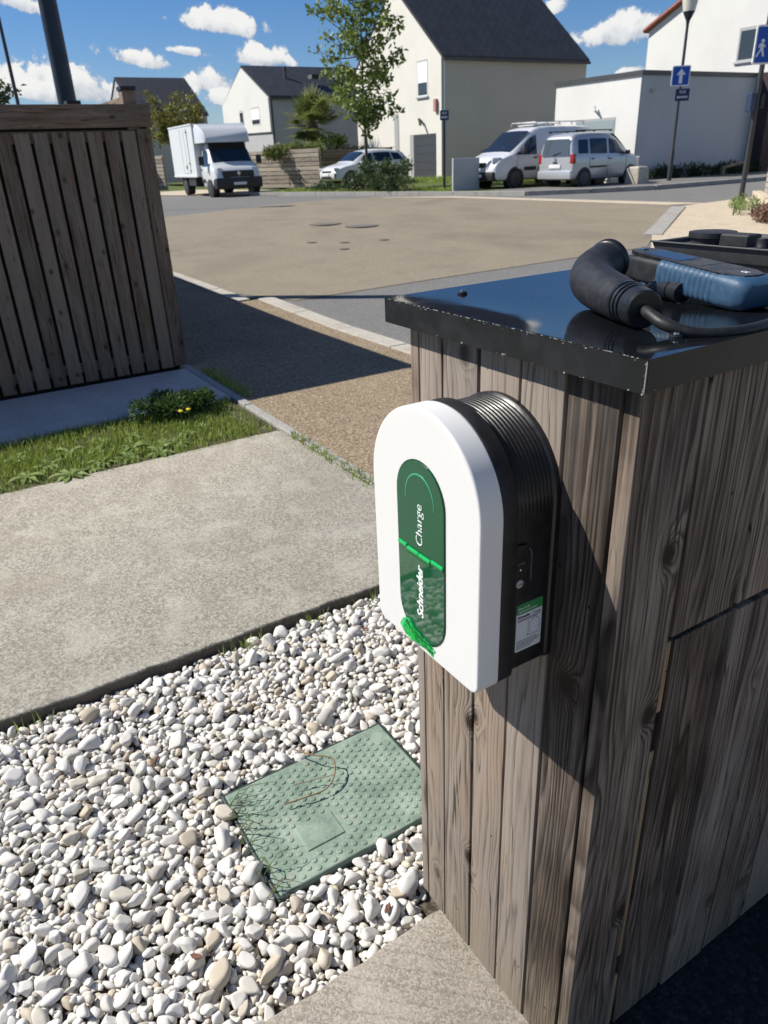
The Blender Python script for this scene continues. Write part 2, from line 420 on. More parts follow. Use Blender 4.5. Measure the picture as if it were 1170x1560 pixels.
PATHM = mat('tan_aggregate', agg_build((.105, .08, .05), (.215, .165, .108), (.31, .245, .168), (.47, .40, .30), .8), rough=.95, spec=.2)
BROWN = mat('buff_asphalt', agg_build((.16, .133, .098), (.222, .192, .140), (.265, .231, .170), (.34, .295, .235), .8, .34, marks=True), rough=.9, spec=.3)
ASPH = mat('grey_asphalt', agg_build((.10, .098, .093), (.15, .147, .14), (.19, .186, .178), (.27, .265, .255), .8, .18), rough=.88, spec=.3)
DARKASPH = mat('black_asphalt', agg_build((.012, .012, .013), (.022, .022, .024), (.03, .03, .032), (.06, .06, .06), .9, .2), rough=.9, spec=.2)
SAND = mat('beige_concrete', concrete_build((.34, .28, .20), (.48, .41, .31), (.58, .51, .40), sc=.5, st=.3, stain=(.36, .28, .19)), rough=.95, spec=.2)
SOIL = mat('soil', concrete_build((.04, .034, .026), (.09, .075, .058), (.17, .145, .115), st=.3, bump=1), rough=1, spec=.1)
LAND = mat('rough_lawn', concrete_build((.05, .07, .02), (.09, .12, .04), (.14, .16, .06), sc=.2, st=.3), rough=1, spec=.1)
def leaf_build(c0, c1, c2):
    def f(g):
        r = g.attr('tint'); n = g.noise(g.pos(), 3.0, 2, .5)
        return {'Base Color': g.ramp(g.math('ADD', g.math('MULTIPLY', r, .8), g.math('MULTIPLY', n, .25)), [(0, c0), (.5, c1), (1, c2)])}
    return f
def leafmat(name, *c, **kw):
    m = mat(name, leaf_build(*c), rough=kw.get('rough', .5), spec=.4)
    b = [n for n in m.node_tree.nodes if n.type == 'BSDF_PRINCIPLED'][0]
    t = m.node_tree; tr = t.nodes.new('ShaderNodeBsdfTranslucent'); mx = t.nodes.new('ShaderNodeMixShader'); mx.inputs[0].default_value = .3
    t.links.new(b.inputs['Base Color'].links[0].from_socket, tr.inputs[0])
    out = [n for n in t.nodes if n.type == 'OUTPUT_MATERIAL'][0]
    t.links.new(b.outputs[0], mx.inputs[1]); t.links.new(tr.outputs[0], mx.inputs[2]); t.links.new(mx.outputs[0], out.inputs[0])
    return m
GRASS = leafmat('grass_blade', (.10, .14, .025), (.24, .32, .05), (.44, .50, .13))
WEED = leafmat('weed_leaf', (.12, .17, .05), (.24, .33, .10), (.38, .45, .20), rough=.35)
LEAF = leafmat('tree_leaf', (.07, .105, .022), (.17, .23, .05), (.34, .39, .11))
LEAF_Y = leafmat('yellowish_leaf', (.10, .10, .02), (.20, .19, .045), (.30, .28, .08))
LEAF_D = leafmat('dark_leaf', (.018, .035, .012), (.04, .065, .022), (.09, .13, .05))
LEAF_P = leafmat('palm_leaf', (.08, .11, .03), (.18, .22, .06), (.34, .36, .14))
LEAF_B = leafmat('oleander_leaf', (.03, .05, .018), (.065, .10, .035), (.16, .20, .10))
DRY = leafmat('dry_grass', (.16, .10, .05), (.28, .2, .11), (.38, .3, .18))
BARK = mat('bark', concrete_build((.035, .028, .022), (.08, .065, .05), (.15, .125, .1), sc=.15, st=.2, bump=1), rough=.95, spec=.1)

def render_build(c, v=.06):
    def f(g):
        p = g.pos(); n = g.noise(p, .55, 5, .6); fine = g.noise(p, 60, 3, .6)
        st = g.noise(g.mapping(p, scale=(1.4, 1.4, .18)), 1.2, 5, .65)
        col = g.mix(g.smooth(n, .4, .7, 0, 1), c, tuple(k*(1-v) for k in c)); col = g.mix(g.smooth(st, .52, .75, 0, .35), col, tuple(k*(1-2.2*v) for k in c))
        return {'Base Color': col, 'Normal': g.bump(fine, .25, .01)}
    return f
WHITE_R = mat('white_render', render_build((.68, .67, .64)), rough=.92, spec=.2)
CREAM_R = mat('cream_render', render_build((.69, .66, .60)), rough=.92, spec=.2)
CREAM_SHADE_R = mat('shaded_cream_render', render_build((.47, .44, .40)), rough=.92, spec=.2)  # cream render darkened, so the shade sits in the wall colour
GREY_R = mat('grey_render', render_build((.42, .42, .43)), rough=.92, spec=.2)
PALE_R = mat('pale_grey_render', render_build((.47, .48, .50)), rough=.92, spec=.2)
MAROON = mat('maroon_cladding', render_build((.055, .035, .04)), rough=.8, spec=.3)
def slate_build(g):
    p = g.obj(); br = g.n('ShaderNodeTexBrick'); g.put(br.inputs['Vector'], p)
    br.inputs['Scale'].default_value = 1; br.inputs['Brick Width'].default_value = .45; br.inputs['Row Height'].default_value = .28; br.inputs['Mortar Size'].default_value = .02
    br.inputs['Color1'].default_value = (.034, .036, .042, 1); br.inputs['Color2'].default_value = (.022, .024, .028, 1); br.inputs['Mortar'].default_value = (.01, .01, .012, 1)
    return {'Base Color': br.outputs[0], 'Normal': g.bump(br.outputs['Fac'], .5, -.02)}
SLATE = mat('slate_roof', slate_build, rough=.55)
REDTILE = mat('red_roof_tile', render_build((.32, .10, .07), .2), rough=.8)
ZINC = mat('dark_metal_trim', color=(.05, .053, .06), rough=.5, spec=.5)
GLASSW = mat('window_glass', color=(.03, .037, .045), rough=.05, spec=.8)
PVC = mat('white_window_frame', color=(.75, .75, .74), rough=.4)
BLINDW = mat('white_blind', color=(.8, .8, .8), rough=.6)
SHUT = mat('grey_shutter', color=(.36, .36, .36), rough=.6)
GARD = mat('anthracite_door', color=(.05, .056, .066), rough=.5)

def dusty_black(g):
    p = g.pos(); sp = g.voro(p, 240); k = g.n('ShaderNodeTexVoronoi'); g.put(k.inputs['Vector'], p); k.inputs['Scale'].default_value = 240
    pick = g.math('GREATER_THAN', g.sep(k.outputs['Color'])[0], .975)
    dust = g.math('MULTIPLY', g.smooth(sp, .08, .2, 1, 0), pick)
    n = g.noise(p, 9, 5, .6); sm = g.noise(p, 130, 4, .6)
    c = g.mix(g.math('MULTIPLY', dust, .5), g.mix(g.smooth(n, .5, .8, 0, .05), (.006, .007, .009), (.10, .10, .105)), (.42, .42, .42))
    return {'Base Color': c, 'Roughness': g.math('ADD', g.smooth(n, .35, .7, .035, .10), g.math('MULTIPLY', dust, .5)), 'Normal': g.bump(g.noise(p, 5, 2, .5), .02, .02)}
LIDM = mat('gloss_black_paint', dusty_black, spec=.48, Coat_Weight=.12, Coat_Roughness=.03)
def scuffed(base, hi, r0, r1, sc=60):
    def f(g):
        p = g.pos(); n = g.noise(p, sc, 5, .65); n2 = g.noise(p, sc*6, 3, .6)
        return {'Base Color': g.mix(g.smooth(n, .45, .75, 0, .5), base, hi), 'Roughness': g.smooth(n, .3, .7, r0, r1), 'Normal': g.bump(n2, .12, .0006)}
    return f
SKIRTM = mat('black_skirt_paint', scuffed((.006, .007, .009), (.014, .016, .019), .32, .5, 25), spec=.5)
CHIP = mat('bare_metal_chip', color=(.36, .36, .35), rough=.5)
PLAST = mat('black_plastic', scuffed((.010, .011, .013), (.022, .023, .025), .30, .45), spec=.45)
PLASTM = mat('matte_black_plastic', scuffed((.014, .015, .018), (.035, .036, .04), .45, .62), spec=.4)
RUBBER = mat('black_rubber', scuffed((.012, .012, .013), (.03, .03, .03), .4, .6, 90), spec=.4)
CASEM = mat('dark_grey_plastic', scuffed((.05, .053, .056), (.10, .104, .106), .5, .7, 40), spec=.35)
WPLAST = mat('white_plastic', scuffed((.70, .695, .68), (.67, .665, .65), .38, .5, 12), spec=.45)
GREENW = mat('dark_green_window', color=(.010, .085, .035), rough=.03, spec=1.0, IOR=1.6)
GREENU = mat('green_window_upper', scuffed((.010, .084, .038), (.015, .105, .048), .10, .16, 300), spec=.55)
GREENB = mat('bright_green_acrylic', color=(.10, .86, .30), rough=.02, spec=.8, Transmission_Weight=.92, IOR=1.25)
GREENBAR = mat('green_bar_acrylic', color=(.02, .55, .14), rough=.06, spec=.8, Transmission_Weight=.25, IOR=1.45)
GREENARC = mat('pale_green_print', color=(.05, .36, .20), rough=.3)
PRINTW = mat('white_print', color=(.85, .88, .86), rough=.5)
PRINTG = mat('grey_print', color=(.18, .18, .19), rough=.6)
PRINTK = mat('dark_print', color=(.03, .03, .035), rough=.6)
STICK = mat('sticker_paper', color=(.62, .64, .68), rough=.55)
STICKG = mat('sticker_green', color=(.03, .22, .07), rough=.5)
BLUER = mat('blue_rubber', scuffed((.028, .075, .14), (.05, .115, .20), .42, .62, 80), spec=.45)
SCREEN = mat('display_glass', color=(.02, .024, .04), rough=.07, spec=.6)
CHROME = mat('steel', color=(.5, .5, .5), rough=.25, metal=1)
BLUEC = mat('blue_cable', color=(.02, .12, .42), rough=.4)
def cover_build(g):
    p = g.pos(); n = g.noise(p, 14, 5, .65); n2 = g.noise(p, 120, 4, .65)
    c = g.ramp(g.smooth(g.math('ADD', g.math('MULTIPLY', n, .7), g.math('MULTIPLY', n2, .3)), .3, .7), [(0, (.13, .185, .14)), (.5, (.215, .285, .22)), (1, (.31, .375, .305))])
    d = g.smooth(g.noise(p, 28, 5, .7), .55, .72, 0, .55)
    return {'Base Color': g.mix(d, c, (.24, .21, .16)), 'Normal': g.bump(n2, .2, .002)}
COVER = mat('green_cover_plastic', cover_build, rough=.6, spec=.35)
COVER_D = mat('dark_green_rim', color=(.02, .035, .028), rough=.6)
def pebble_build(g):
    t = g.math('FRACT', g.math('ADD', g.attr('tint'), g.rand()))
    p = g.obj(); q = g.vmath('ADD', p, g.comb(g.math('MULTIPLY', t, 17), 0, 0))
    n = g.noise(q, 42, 5, .6); n2 = g.noise(q, 300, 3, .6)
    base = g.ramp(t, [(0, (.60, .58, .53)), (.30, (.69, .67, .63)), (.55, (.63, .605, .55)), (.74, (.67, .65, .615)), (.88, (.54, .495, .41)), (.94, (.46, .385, .28)), (1, (.43, .42, .39))])
    c = g.mix(g.smooth(n, .50, .70, 0, .7), base, (.44, .38, .28)); c = g.mix(g.smooth(n2, .45, .75, 0, .25), c, (.70, .69, .66))
    return {'Base Color': c, 'Normal': g.bump(g.math('ADD', n, g.math('MULTIPLY', n2, .3)), .25, .004)}
PEB = mat('white_pebble_stone', pebble_build, rough=.75, spec=.3)
CARW = mat('white_car_paint', color=(.63, .64, .65), rough=.25, Coat_Weight=.6)
CARS = mat('silver_car_paint', color=(.50, .51, .53), rough=.32, metal=.45, Coat_Weight=.6)
CARG = mat('car_glass', color=(.015, .018, .022), rough=.04, spec=.8)
TYRE = mat('tyre_rubber', color=(.014, .014, .015), rough=.8)
RIM = mat('alloy_rim', color=(.42, .42, .43), rough=.35, metal=.7)
RIMK = mat('dark_steel_rim', color=(.06, .06, .065), rough=.5, metal=.3)
TRIM = mat('black_car_trim', color=(.018, .018, .02), rough=.5)
LAMPC = mat('clear_headlight', color=(.55, .57, .6), rough=.12, spec=.8)
LAMPR = mat('red_tail_light', color=(.30, .012, .012), rough=.15, spec=.7)
BOXW = mat('white_truck_panel', color=(.62, .64, .65), rough=.4)
PLATE = mat('number_plate', color=(.7, .7, .68), rough=.5)
POLEM = mat('dark_blue_grey_steel', scuffed((.009, .017, .032), (.016, .026, .045), .3, .5, 6), spec=.5)
POLEG = mat('grey_steel_pole', color=(.03, .034, .04), rough=.5)
SIGNB = mat('sign_blue', color=(.008, .07, .42), rough=.35)
SIGNN = mat('sign_navy', color=(.012, .022, .09), rough=.4)
SIGNW = mat('sign_white', color=(.8, .8, .8), rough=.4)
SIGNR = mat('sign_red', color=(.5, .015, .02), rough=.4)
SIGNK = mat('sign_black', color=(.02, .02, .02), rough=.5)
LAMPG = mat('lantern_glass', color=(.85, .82, .72), rough=.2, Transmission_Weight=.4)
YEL = mat('yellow_petal', color=(.75, .52, .02), rough=.6)
STONEB = mat('weathered_block', concrete_build((.3, .27, .22), (.45, .42, .36), (.58, .55, .5), sc=.15, st=.5), rough=.95, spec=.1)
DARKIN = mat('dark_interior', color=(.012, .012, .012), rough=.9)

# ------------------------------------------------------------------ the setting
LANDP = [(-420, -420), (420, -420), (420, 420), (-420, 420)]
sheet('ground', LANDP, -.09, LAND)
sheet('road', [(8, 3.16), (-8.35, 3.16), (-8.6, 2.72), (-14, 2.72), (-16, 2), (-16, -30), (-70, -30), (-70, 8), (-42, 9.2), (-30.5, 12.35), (-28.83, 12.85), (-21.96, 14.85), (-20.6, 15.25),
               (-17.95, 16.02), (-16.8, 17.66), (-15.95, 19.6), (-15.8, 24), (-16.2, 60), (-11.5, 60), (-11.2, 17.2), (-10.9, 14.2), (-8.44, 10.4), (-6, 7.4), (8, 7.2)], -.024, ASPH)
sheet('plateau', [(-7.95, 3.3), (-7.9, 5.2), (-7.7, 9.4), (-8.44, 10.45), (-10.8, 14.12), (-11.4, 14.5), (-19.6, 14.5), (-22.3, 13.6), (-23.6, 12.2), (-22.6, 9), (-20.8, 5.6), (-18, 3.4), (-14, 2.8), (-9, 2.85)], -.018, BROWN)
sheet('gutter', [(-23.4, 13.3), (-19.6, 14.5), (-11.4, 14.5), (-10.95, 15.3), (-20.2, 15.05)], -.014, SAND)
sheet('pavement', [(-10.9, 14.18), (-8.44, 10.4), (-6, 7.4), (8, 7.2), (8, 12), (-4, 13), (-7, 14.5), (-9.6, 17.4), (-11.2, 17.3)], -.008, SAND)
sheet('path', [(6, 1.225), (-14, 1.225), (-14, 2.5), (-8.3, 2.7), (-8.3, 2.945), (6, 2.945)], -.006, PATHM)
sheet('pavement', [(-42, 9.0), (-30.5, 12.2), (-29.0, 12.75), (-30.0, 14.1), (-33.8, 15.5), (-42, 14)], -.006, SAND)
sheet('pavement', [(-20.2, 15.45), (-17.9, 16.2), (-16.9, 17.8), (-16.1, 19.7), (-15.95, 24), (-16.35, 60), (-19.6, 60), (-19.5, 22), (-20.5, 17.5)], .06, ASPH)
sheet('lawn', [(-30.6, 13.9), (-28.75, 13.0), (-22.0, 15.0), (-20.3, 15.5), (-20.5, 17.5), (-19.7, 21.5), (-23, 24), (-60, 26), (-60, 17), (-34.2, 17), (-34.2, 15.6)], .05, LAND)

def kerb_line(name, pts, w, h0, h1, m, piece=1.0):
    """kerb stones laid one by one along a line"""
    base = thing(name, None, None, (pts[0][0], pts[0][1], zf(*pts[0])))
    del_keys = [k for k in ('label', 'category') if k in base.keys()]
    for k in del_keys: del base[k]
    base['kind'] = 'structure'
    for (x0, y0), (x1, y1) in zip(pts[:-1], pts[1:]):
        L = math.hypot(x1-x0, y1-y0); n = max(1, round(L/piece)); tx, ty = (x1-x0)/L, (y1-y0)/L; nx, ny = -ty, tx
        for i in range(n):
            a = L*i/n+.004; b_ = L*(i+1)/n-.004; j = random.uniform(-.003, .003)
            P = [(x0+tx*s+nx*q, y0+ty*s+ny*q) for s, q in ((a, -w/2), (b_, -w/2), (b_, w/2), (a, w/2))]
            B().loft([[(x, y, zf(x, y)+h0) for x, y in P], [(x, y, zf(x, y)+h1+j) for x, y in P]]).obj('kerb_stone', m, base, bevel=.008)
    return base
kerb_line('kerb', [(-8.3, 3.05), (5.0, 3.05)], .2, -.15, .004, KERB)
kerb_line('kerb', [(-14, 2.6), (-8.33, 2.78)], .17, -.15, .006, KERB)
kerb_line('kerb', [(-30.6, 12.3), (-28.83, 12.92), (-21.96, 14.92), (-20.6, 15.32), (-17.95, 16.1), (-16.87, 17.7), (-16.02, 19.6), (-15.87, 24), (-16.2, 40)], .16, -.1, .11, CONC_EDGE)  # darker concrete stands in for shade on this kerb's face
kerb_line('kerb', [(-8.44, 10.42), (-10.85, 14.15)], .3, -.1, .01, CONC_EDGE)
kerb_line('edging', [(-12, 1.19), (-2.5, 1.19), (1.5, 1.19)], .065, -.15, .006, CONC_EDGE)

# manholes and patches on the plateau
for (x, y, r, nm, lb) in ((-14.7, 7.34, .35, 'manhole_cover', 'round dark manhole cover in the buff junction, nearer the truck'), (-13.75, 7.7, .36, 'manhole_cover', 'round dark manhole cover in the buff junction, beside the other toward the houses')):
    t = thing(nm, lb, 'manhole cover', (x, y, zf(x, y)))
    B().cyl((x, y, zf(x, y)-.1), (x, y, zf(x, y)-.012), r, 24).obj('rim', mat('worn_rim', color=(.10, .09, .075), rough=.7), t)
    B().cyl((x, y, zf(x, y)-.1), (x, y, zf(x, y)-.006), r-.05, 24).obj('lid', mat('worn_iron', color=(.15, .135, .11), rough=.7), t)
for (x, y) in ((-12.36, 5.8), (-11.88, 6.23), (-11.18, 5.83), (-11.6, 6.91)):
    o = B().cyl((x, y, zf(x, y)-.1), (x, y, zf(x, y)-.011), .09, 14).obj('valve_cap', mat('valve_iron', color=(.08, .075, .065), rough=.7))
    tag(o, 'small round iron valve cap set in the buff junction', 'valve cap', 'valve caps in the junction')

# the big pale slab, the pad, the near slab, the driveway
def slab(name, x0, x1, y0, y1, z0, z1, m, bev=.006, wob=.006):
    nx, ny = max(2, int((x1-x0)/.06)), max(2, int((y1-y0)/.06))
    bm = bmesh.new()
    # top outline with a slightly broken edge
    pts = [(x0+(x1-x0)*i/nx, y0) for i in range(nx)] + [(x1, y0+(y1-y0)*i/ny) for i in range(ny)] + [(x1-(x1-x0)*i/nx, y1) for i in range(nx)] + [(x0, y1-(y1-y0)*i/ny) for i in range(ny)]
    pts = [(x+random.gauss(0, wob*.35), y+random.gauss(0, wob*.35)) for x, y in pts]
    b = B(); b.bm = bm
    cx, cy = (x0+x1)/2, (y0+y1)/2
    ins = lambda k: [(x+(cx-x)*k/abs(x1-x0)*2, y+(cy-y)*k/abs(y1-y0)*2) for x, y in pts]
    b.loft([[(x, y, z0) for x, y in pts], [(x, y, z1-bev) for x, y in pts], [(x, y, z1-bev*.3) for x, y in ins(bev*.4)], [(x, y, z1) for x, y in ins(bev*1.2)]])
    o = b.obj(name, m, None, smooth=60); o['kind'] = 'structure'
    return o
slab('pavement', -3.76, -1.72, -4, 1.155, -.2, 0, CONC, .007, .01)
slab('pavement', -5.72, -4.65, -4, 1.15, -.2, .012, CONC_PAD, .006)
slab('pavement', -.40, -.012, -4, .03, -.2, .002, CONC_LOW, .008, .01)
B().box((-.01, -6, -.3), (.95, 1.15, -.02)).obj('driveway', DARKASPH)['kind'] = 'structure'
B().box((.955, -8, -.3), (9, 1.15, -.012)).obj('bounce_ground', SAND)['kind'] = 'structure'  # unseen pale ground added to bounce warm light onto the cabinet's right side
o = B().box((-4.648, -4, -.3), (-3.765, 1.15, -.012)).obj('verge', SOIL); o['kind'] = 'structure'
bed = B().box((-1.73, -4, -.3), (-.39, 1.155, -.058)).box((-.389, .035, -.3), (-.012, 1.155, -.058)).obj('gravel_bed', SOIL); bed['kind'] = 'structure'

# ------------------------------------------------------------------ gravel
def pebble_meshes(n):
    out = []
    bm = bmesh.new(); bmesh.ops.create_icosphere(bm, subdivisions=3, radius=1)
    base = np.array([v.co[:] for v in bm.verts]); faces = np.array([[v.index for v in f.verts] for f in bm.faces]); bm.free()
    bm = bmesh.new(); bmesh.ops.create_icosphere(bm, subdivisions=2, radius=1)
    base2 = np.array([v.co[:] for v in bm.verts]); faces2 = np.array([[v.index for v in f.verts] for f in bm.faces]); bm.free()
    for k in range(n):
        dirs = rng.normal(size=(9, 3)); dirs /= np.linalg.norm(dirs, axis=1)[:, None]
        cut = rng.uniform(.45, .88, 9)
        axes = np.array([1.08, rng.uniform(.58, .92), rng.uniform(.46, .72)])
        w = rng.normal(size=(5, 3))*1.7; ph = rng.uniform(0, 6, 5)
        res = []
        for bb in (base, base2):
            v = bb.copy()
            for d, c in zip(dirs, cut):
                h = v@d; ov = np.maximum(0, h-c); v = v-np.outer(ov*.93, d)
            n_ = np.linalg.norm(v, axis=1)[:, None]
            v = v*(1+.05*np.sin(v@w.T+ph).sum(1)[:, None]/2)
            v = v*axes
            res.append(v)
        out.append(res)
    return out, faces, faces2
PV, PF, PF2 = pebble_meshes(16)
GX0, GX1, GY0, GY1, CELL = -1.715, -.02, -1.95, 1.15, .004
hm = np.full((int((GX1-GX0)/CELL)+1, int((GY1-GY0)/CELL)+1), -.058)
MX0, MX1, MY0, MY1 = -1.050, -.652, -.302, .242       # cover
CAB_X0 = -.469
items = []
def drop(R, kind, tries=7, sink=.16):
    best = None
    k = rng.integers(16)
    ang = rng.uniform(0, 2*PI); tilt = rng.normal(0, .28, 2)
    Rm = np.array(Matrix.Rotation(tilt[0], 3, 'X') @ Matrix.Rotation(tilt[1], 3, 'Y') @ Matrix.Rotation(ang, 3, 'Z'))
    v2 = (PV[k][1]@Rm.T)*R
    low = v2[v2[:, 2] < 0]; ex = np.abs(v2[:, 0]).max(); ey = np.abs(v2[:, 1]).max(); ez = v2[:, 2].max()
    Cv = np.linalg.inv(np.cov(v2[:, :2].T)*2.05)
    for _ in range(tries):
        x = rng.uniform(GX0+R*.6, GX1); y = rng.uniform(GY0, GY1-R*.6)
        if x > -.40-R*.62 and y < .04+R*.6: continue
        if x > CAB_X0-R*.8 and y > -.02-R*.6: continue
        if MX0-R*.15 < x < MX1+R*.15 and MY0-R*.15 < y < MY1+R*.15: continue
        ix = np.clip(((x+low[:, 0]*.82-GX0)/CELL).astype(int), 0, hm.shape[0]-1); iy = np.clip(((y+low[:, 1]*.82-GY0)/CELL).astype(int), 0, hm.shape[1]-1)
        z = np.max(hm[ix, iy]-low[:, 2])-R*sink
        lim = -.010 if x > -.75 else -.009-.006*(min(1, (-.75-x)/.6))
        score = z-ez*.3-lim
        if best is None or score < best[0]: best = (score, x, y, z, lim)
    if best is None: return
    _, x, y, z, lim = best
    if z+ez > lim+.010+R*.35: return
    x0, x1 = max(0, int((x-ex-GX0)/CELL)), min(hm.shape[0], int((x+ex-GX0)/CELL)+2); y0, y1 = max(0, int((y-ey-GY0)/CELL)), min(hm.shape[1], int((y+ey-GY0)/CELL)+2)
    if x1 <= x0 or y1 <= y0: return
    gx = (np.arange(x0, x1)*CELL+GX0-x)[:, None]; gy = (np.arange(y0, y1)*CELL+GY0-y)[None, :]
    q = Cv[0, 0]*gx*gx+2*Cv[0, 1]*gx*gy+Cv[1, 1]*gy*gy
    surf = np.where(q < 1, z+ez*np.sqrt(np.maximum(0, 1-q)), -9)
    hm[x0:x1, y0:y1] = np.maximum(hm[x0:x1, y0:y1], surf)
    items.append((x, y, z, R, k, Rm, ez))
def sizes(n, lo, hi, p=2.2): return lo+(hi-lo)*rng.power(1/p, n)
for R in sizes(1950, .014, .024, 1.4): drop(R, 'a', 10)
for R in sizes(3350, .012, .026, 1.8): drop(R, 'b', 12)
for R in sizes(3350, .011, .030, 2.3): drop(R, 'c', 14)
for R in sizes(310, .026, .040, 2.0): drop(R, 'd', 16)
for R in sizes(2850, .008, .016, 1.5): drop(R, 'e', 12)
def pix(P):
    q = np.asarray(P)-CAM; d = q@CF
    return 585+FPX*(q@CR)/d, 780+FPX*(q@CD)/d, d
def hidden(x, y):   # stands behind the cabinet or the charger as seen in the photograph
    px, py, d = pix((x, y, -.02))
    if not (-20 < px < 1190 and -20 < py < 1580): return True
    return px > 655 or (px > 640 and py < 1350)
rank = []
for i, (x, y, z, R, k, Rm, ez) in enumerate(items):
    cx_, cy_ = int((x-GX0)/CELL), int((y-GY0)/CELL)
    cov = hm[min(cx_, hm.shape[0]-1), min(cy_, hm.shape[1]-1)] > z+ez+.003
    px, py, d = pix((x, y, z))
    if not cov and not hidden(x, y): rank.append((R/d, i))
rank.sort(reverse=True); chosen = {i for _, i in rank[:298]}
pm = []
for k in range(16):
    me = bpy.data.meshes.new('pebble'); me.from_pydata(PV[k][0].tolist(), [], PF.tolist()); me.polygons.foreach_set('use_smooth', [True]*len(me.polygons)); me.materials.append(PEB); pm.append(me)
VV, FF, TT = [], [], []; nv = 0
for i, (x, y, z, R, k, Rm, ez) in enumerate(items):
    if i in chosen:
        o = bpy.data.objects.new('pebble', pm[k]); COL.objects.link(o); o.parent = bed
        o.matrix_local = Matrix.Translation((x, y, z)) @ Matrix(Rm.tolist()).to_4x4() @ Matrix.Scale(R, 4)
    else:
        v = (PV[k][1]@Rm.T)*R+np.array([x, y, z]); VV.append(v); FF.append(PF2+nv); nv += len(v); TT.append(np.full(len(v), rng.random()))
np_mesh('pebbles', np.concatenate(VV), np.concatenate(FF), PEB, bed, True, {'tint': np.concatenate(TT)}, 'stuff')

# ------------------------------------------------------------------ green access cover in the gravel
t = thing('access_cover', 'green studded plastic access cover set in the white gravel', 'access cover', (-.83, -.04, -.05))
B().box((-1.030, -.310, -.10), (-.630, .230, -.020)).obj('frame', COVER_D, t, bevel=.004)
B().box((-1.02, -.30, -.05), (-.64, .22, -.016), bevel=.006, seg=3).obj('cover_plate', COVER, t)
pl = B().box((-.80, -.185, -.02), (-.715, -.075, -.0125), bevel=.0015).obj('blank_plate', COVER, t)
sm = None
row = 0; yv = -.275
while yv < .2:
    xv = -.995+(.0125 if row % 2 else 0)
    while xv < -.655:
        if not (-.812 < xv < -.703 and -.197 < yv < -.063) and not (xv < -.95 and yv > .17):
            if sm is None:
                sm = B().tube([(0, 0, -.002), (0, 0, .0012), (0, 0, .0022)], [.0082, .0078, .006], 8).obj('stud', COVER, t, local=True); sm.location = Vector((xv, yv, -.0155))-t.location
            else: share(sm, 'stud', t, Vector((xv, yv, -.0155))-t.location)
        xv += .026
    yv += .0225; row += 1
B().box((-.70, .19, -.02), (-.66, .222, -.0148)).obj('lifting_notch', COVER_D, t)
t.location += Vector((-.022, .008, -.012))

# ------------------------------------------------------------------ timber cabinet
CAB = thing('timber_cabinet', 'waist high cabinet of weathered grey planks under a glossy black lid', 'cabinet', (-.235, .6, 0))
def plank(w, L, th, m=WOOD, bev=.0022, name='plank'):
    b = B(); b.box((-w/2, 0, 0), (w/2, th, L), bevel=bev, seg=2)
    return b
def add_plank(x, y, z, w, L, th, rz, parent, m=WOOD, name='plank', tilt=0):
    o = plank(w, L, th, m).obj(name, m, parent, local=True, smooth=50)
    o.location = Vector((x, y, z))-wloc(parent); o.rotation_euler = (0, tilt, rz)
    return o
ZT = 1.356
B().box((-.44, .024, .03), (-.028, 1.21, ZT-.006)).obj('frame', DARKIN, CAB)  # solid dark core added inside to block light between the planks
seams = [-.4445, -.380, -.289, -.2, -.114, -.0255]
for a, b_ in zip(seams[:-1], seams[1:]):
    g_ = random.uniform(.0018, .0036)
    add_plank((a+b_)/2, random.uniform(-.001, .001), random.uniform(.0, .006), b_-a-2*g_, ZT, .021, 0, CAB)
# right face: first board is full height, the others are cut at a hatch line
def rplank(y0, y1, z0, z1, dx=0): return add_plank(dx, (y0+y1)/2, z0, y1-y0-.0075, z1-z0, .024, PI/2, CAB)
rplank(-.001, .1265, .002, ZT)
for a, b_ in ((.1265, .278), (.278, .4165), (.4165, .555), (.555, .693), (.693, .832), (.832, .97), (.97, 1.108), (1.108, 1.235)):
    rplank(a, b_, .957, ZT, random.uniform(-.0025, .003))
for a, b_ in ((.139, .280), (.280, .4165), (.4165, .555), (.555, .693), (.693, .832), (.832, .97), (.97, 1.108), (1.108, 1.235)):
    rplank(a, b_, .004, .948, random.uniform(-.0025, .003))
for z0, z1 in ((.004, .165), (.225, .735), (.815, .947)):
    add_plank(-.004, .1325, z0, .011, z1-z0, .014, PI/2, CAB, WOOD_FRESH, 'batten')
# left and back faces
for i in range(9):
    y0 = 0.0+i*.1372
    add_plank(CAB_X0, y0+.0686-.0, .003, .1345, ZT-.003, .022, -PI/2, CAB)
for i in range(5):
    add_plank(CAB_X0+.0469+i*.0938, 1.258, .003, .091, ZT-.003, .02, PI, CAB)
# lid: folded sheet with skirt
lx0, lx1, ly0, ly1, lz0, lz1 = -.498, .026, -.028, 1.285, 1.357, 1.396
b = B()
for i in range(25):
    pass
NU, NV = 22, 44
rows = []
for i in range(NU+1):
    u = -1+2*i/NU; row = []
    for j in range(NV+1):
        v = -1+2*j/NV
        row.append((lx0+(lx1-lx0)*(i/NU), ly0+(ly1-ly0)*(j/NV), lz1-.0004-.0056*(1-u*u)*(1-v**8)+.0005*math.sin(3.1*u+2.2*v)*(1-u*u)))
    rows.append(row)
b.grid(rows); b.obj('lid', LIDM, CAB, smooth=180)
B().box((lx0+.004, ly0+.004, lz1-.011), (lx1-.004, ly1-.004, lz1-.0075)).obj('lid_fold', LIDM, CAB, smooth=50)
B().box((lx0+.0005, ly0+.0006, lz0), (lx1-.0008, ly0+.0035, lz1-.0006)).box((lx1-.0035, ly0+.0037, lz0), (lx1-.0006, ly1-.0005, lz1-.0006)) \
   .box((lx0+.0006, ly0+.0037, lz0), (lx0+.0035, ly1-.0005, lz1-.0006)).box((lx0+.0037, ly1-.0035, lz0), (lx1-.0037, ly1-.0006, lz1-.0006)).obj('lid_skirt', SKIRTM, CAB)
b = B()
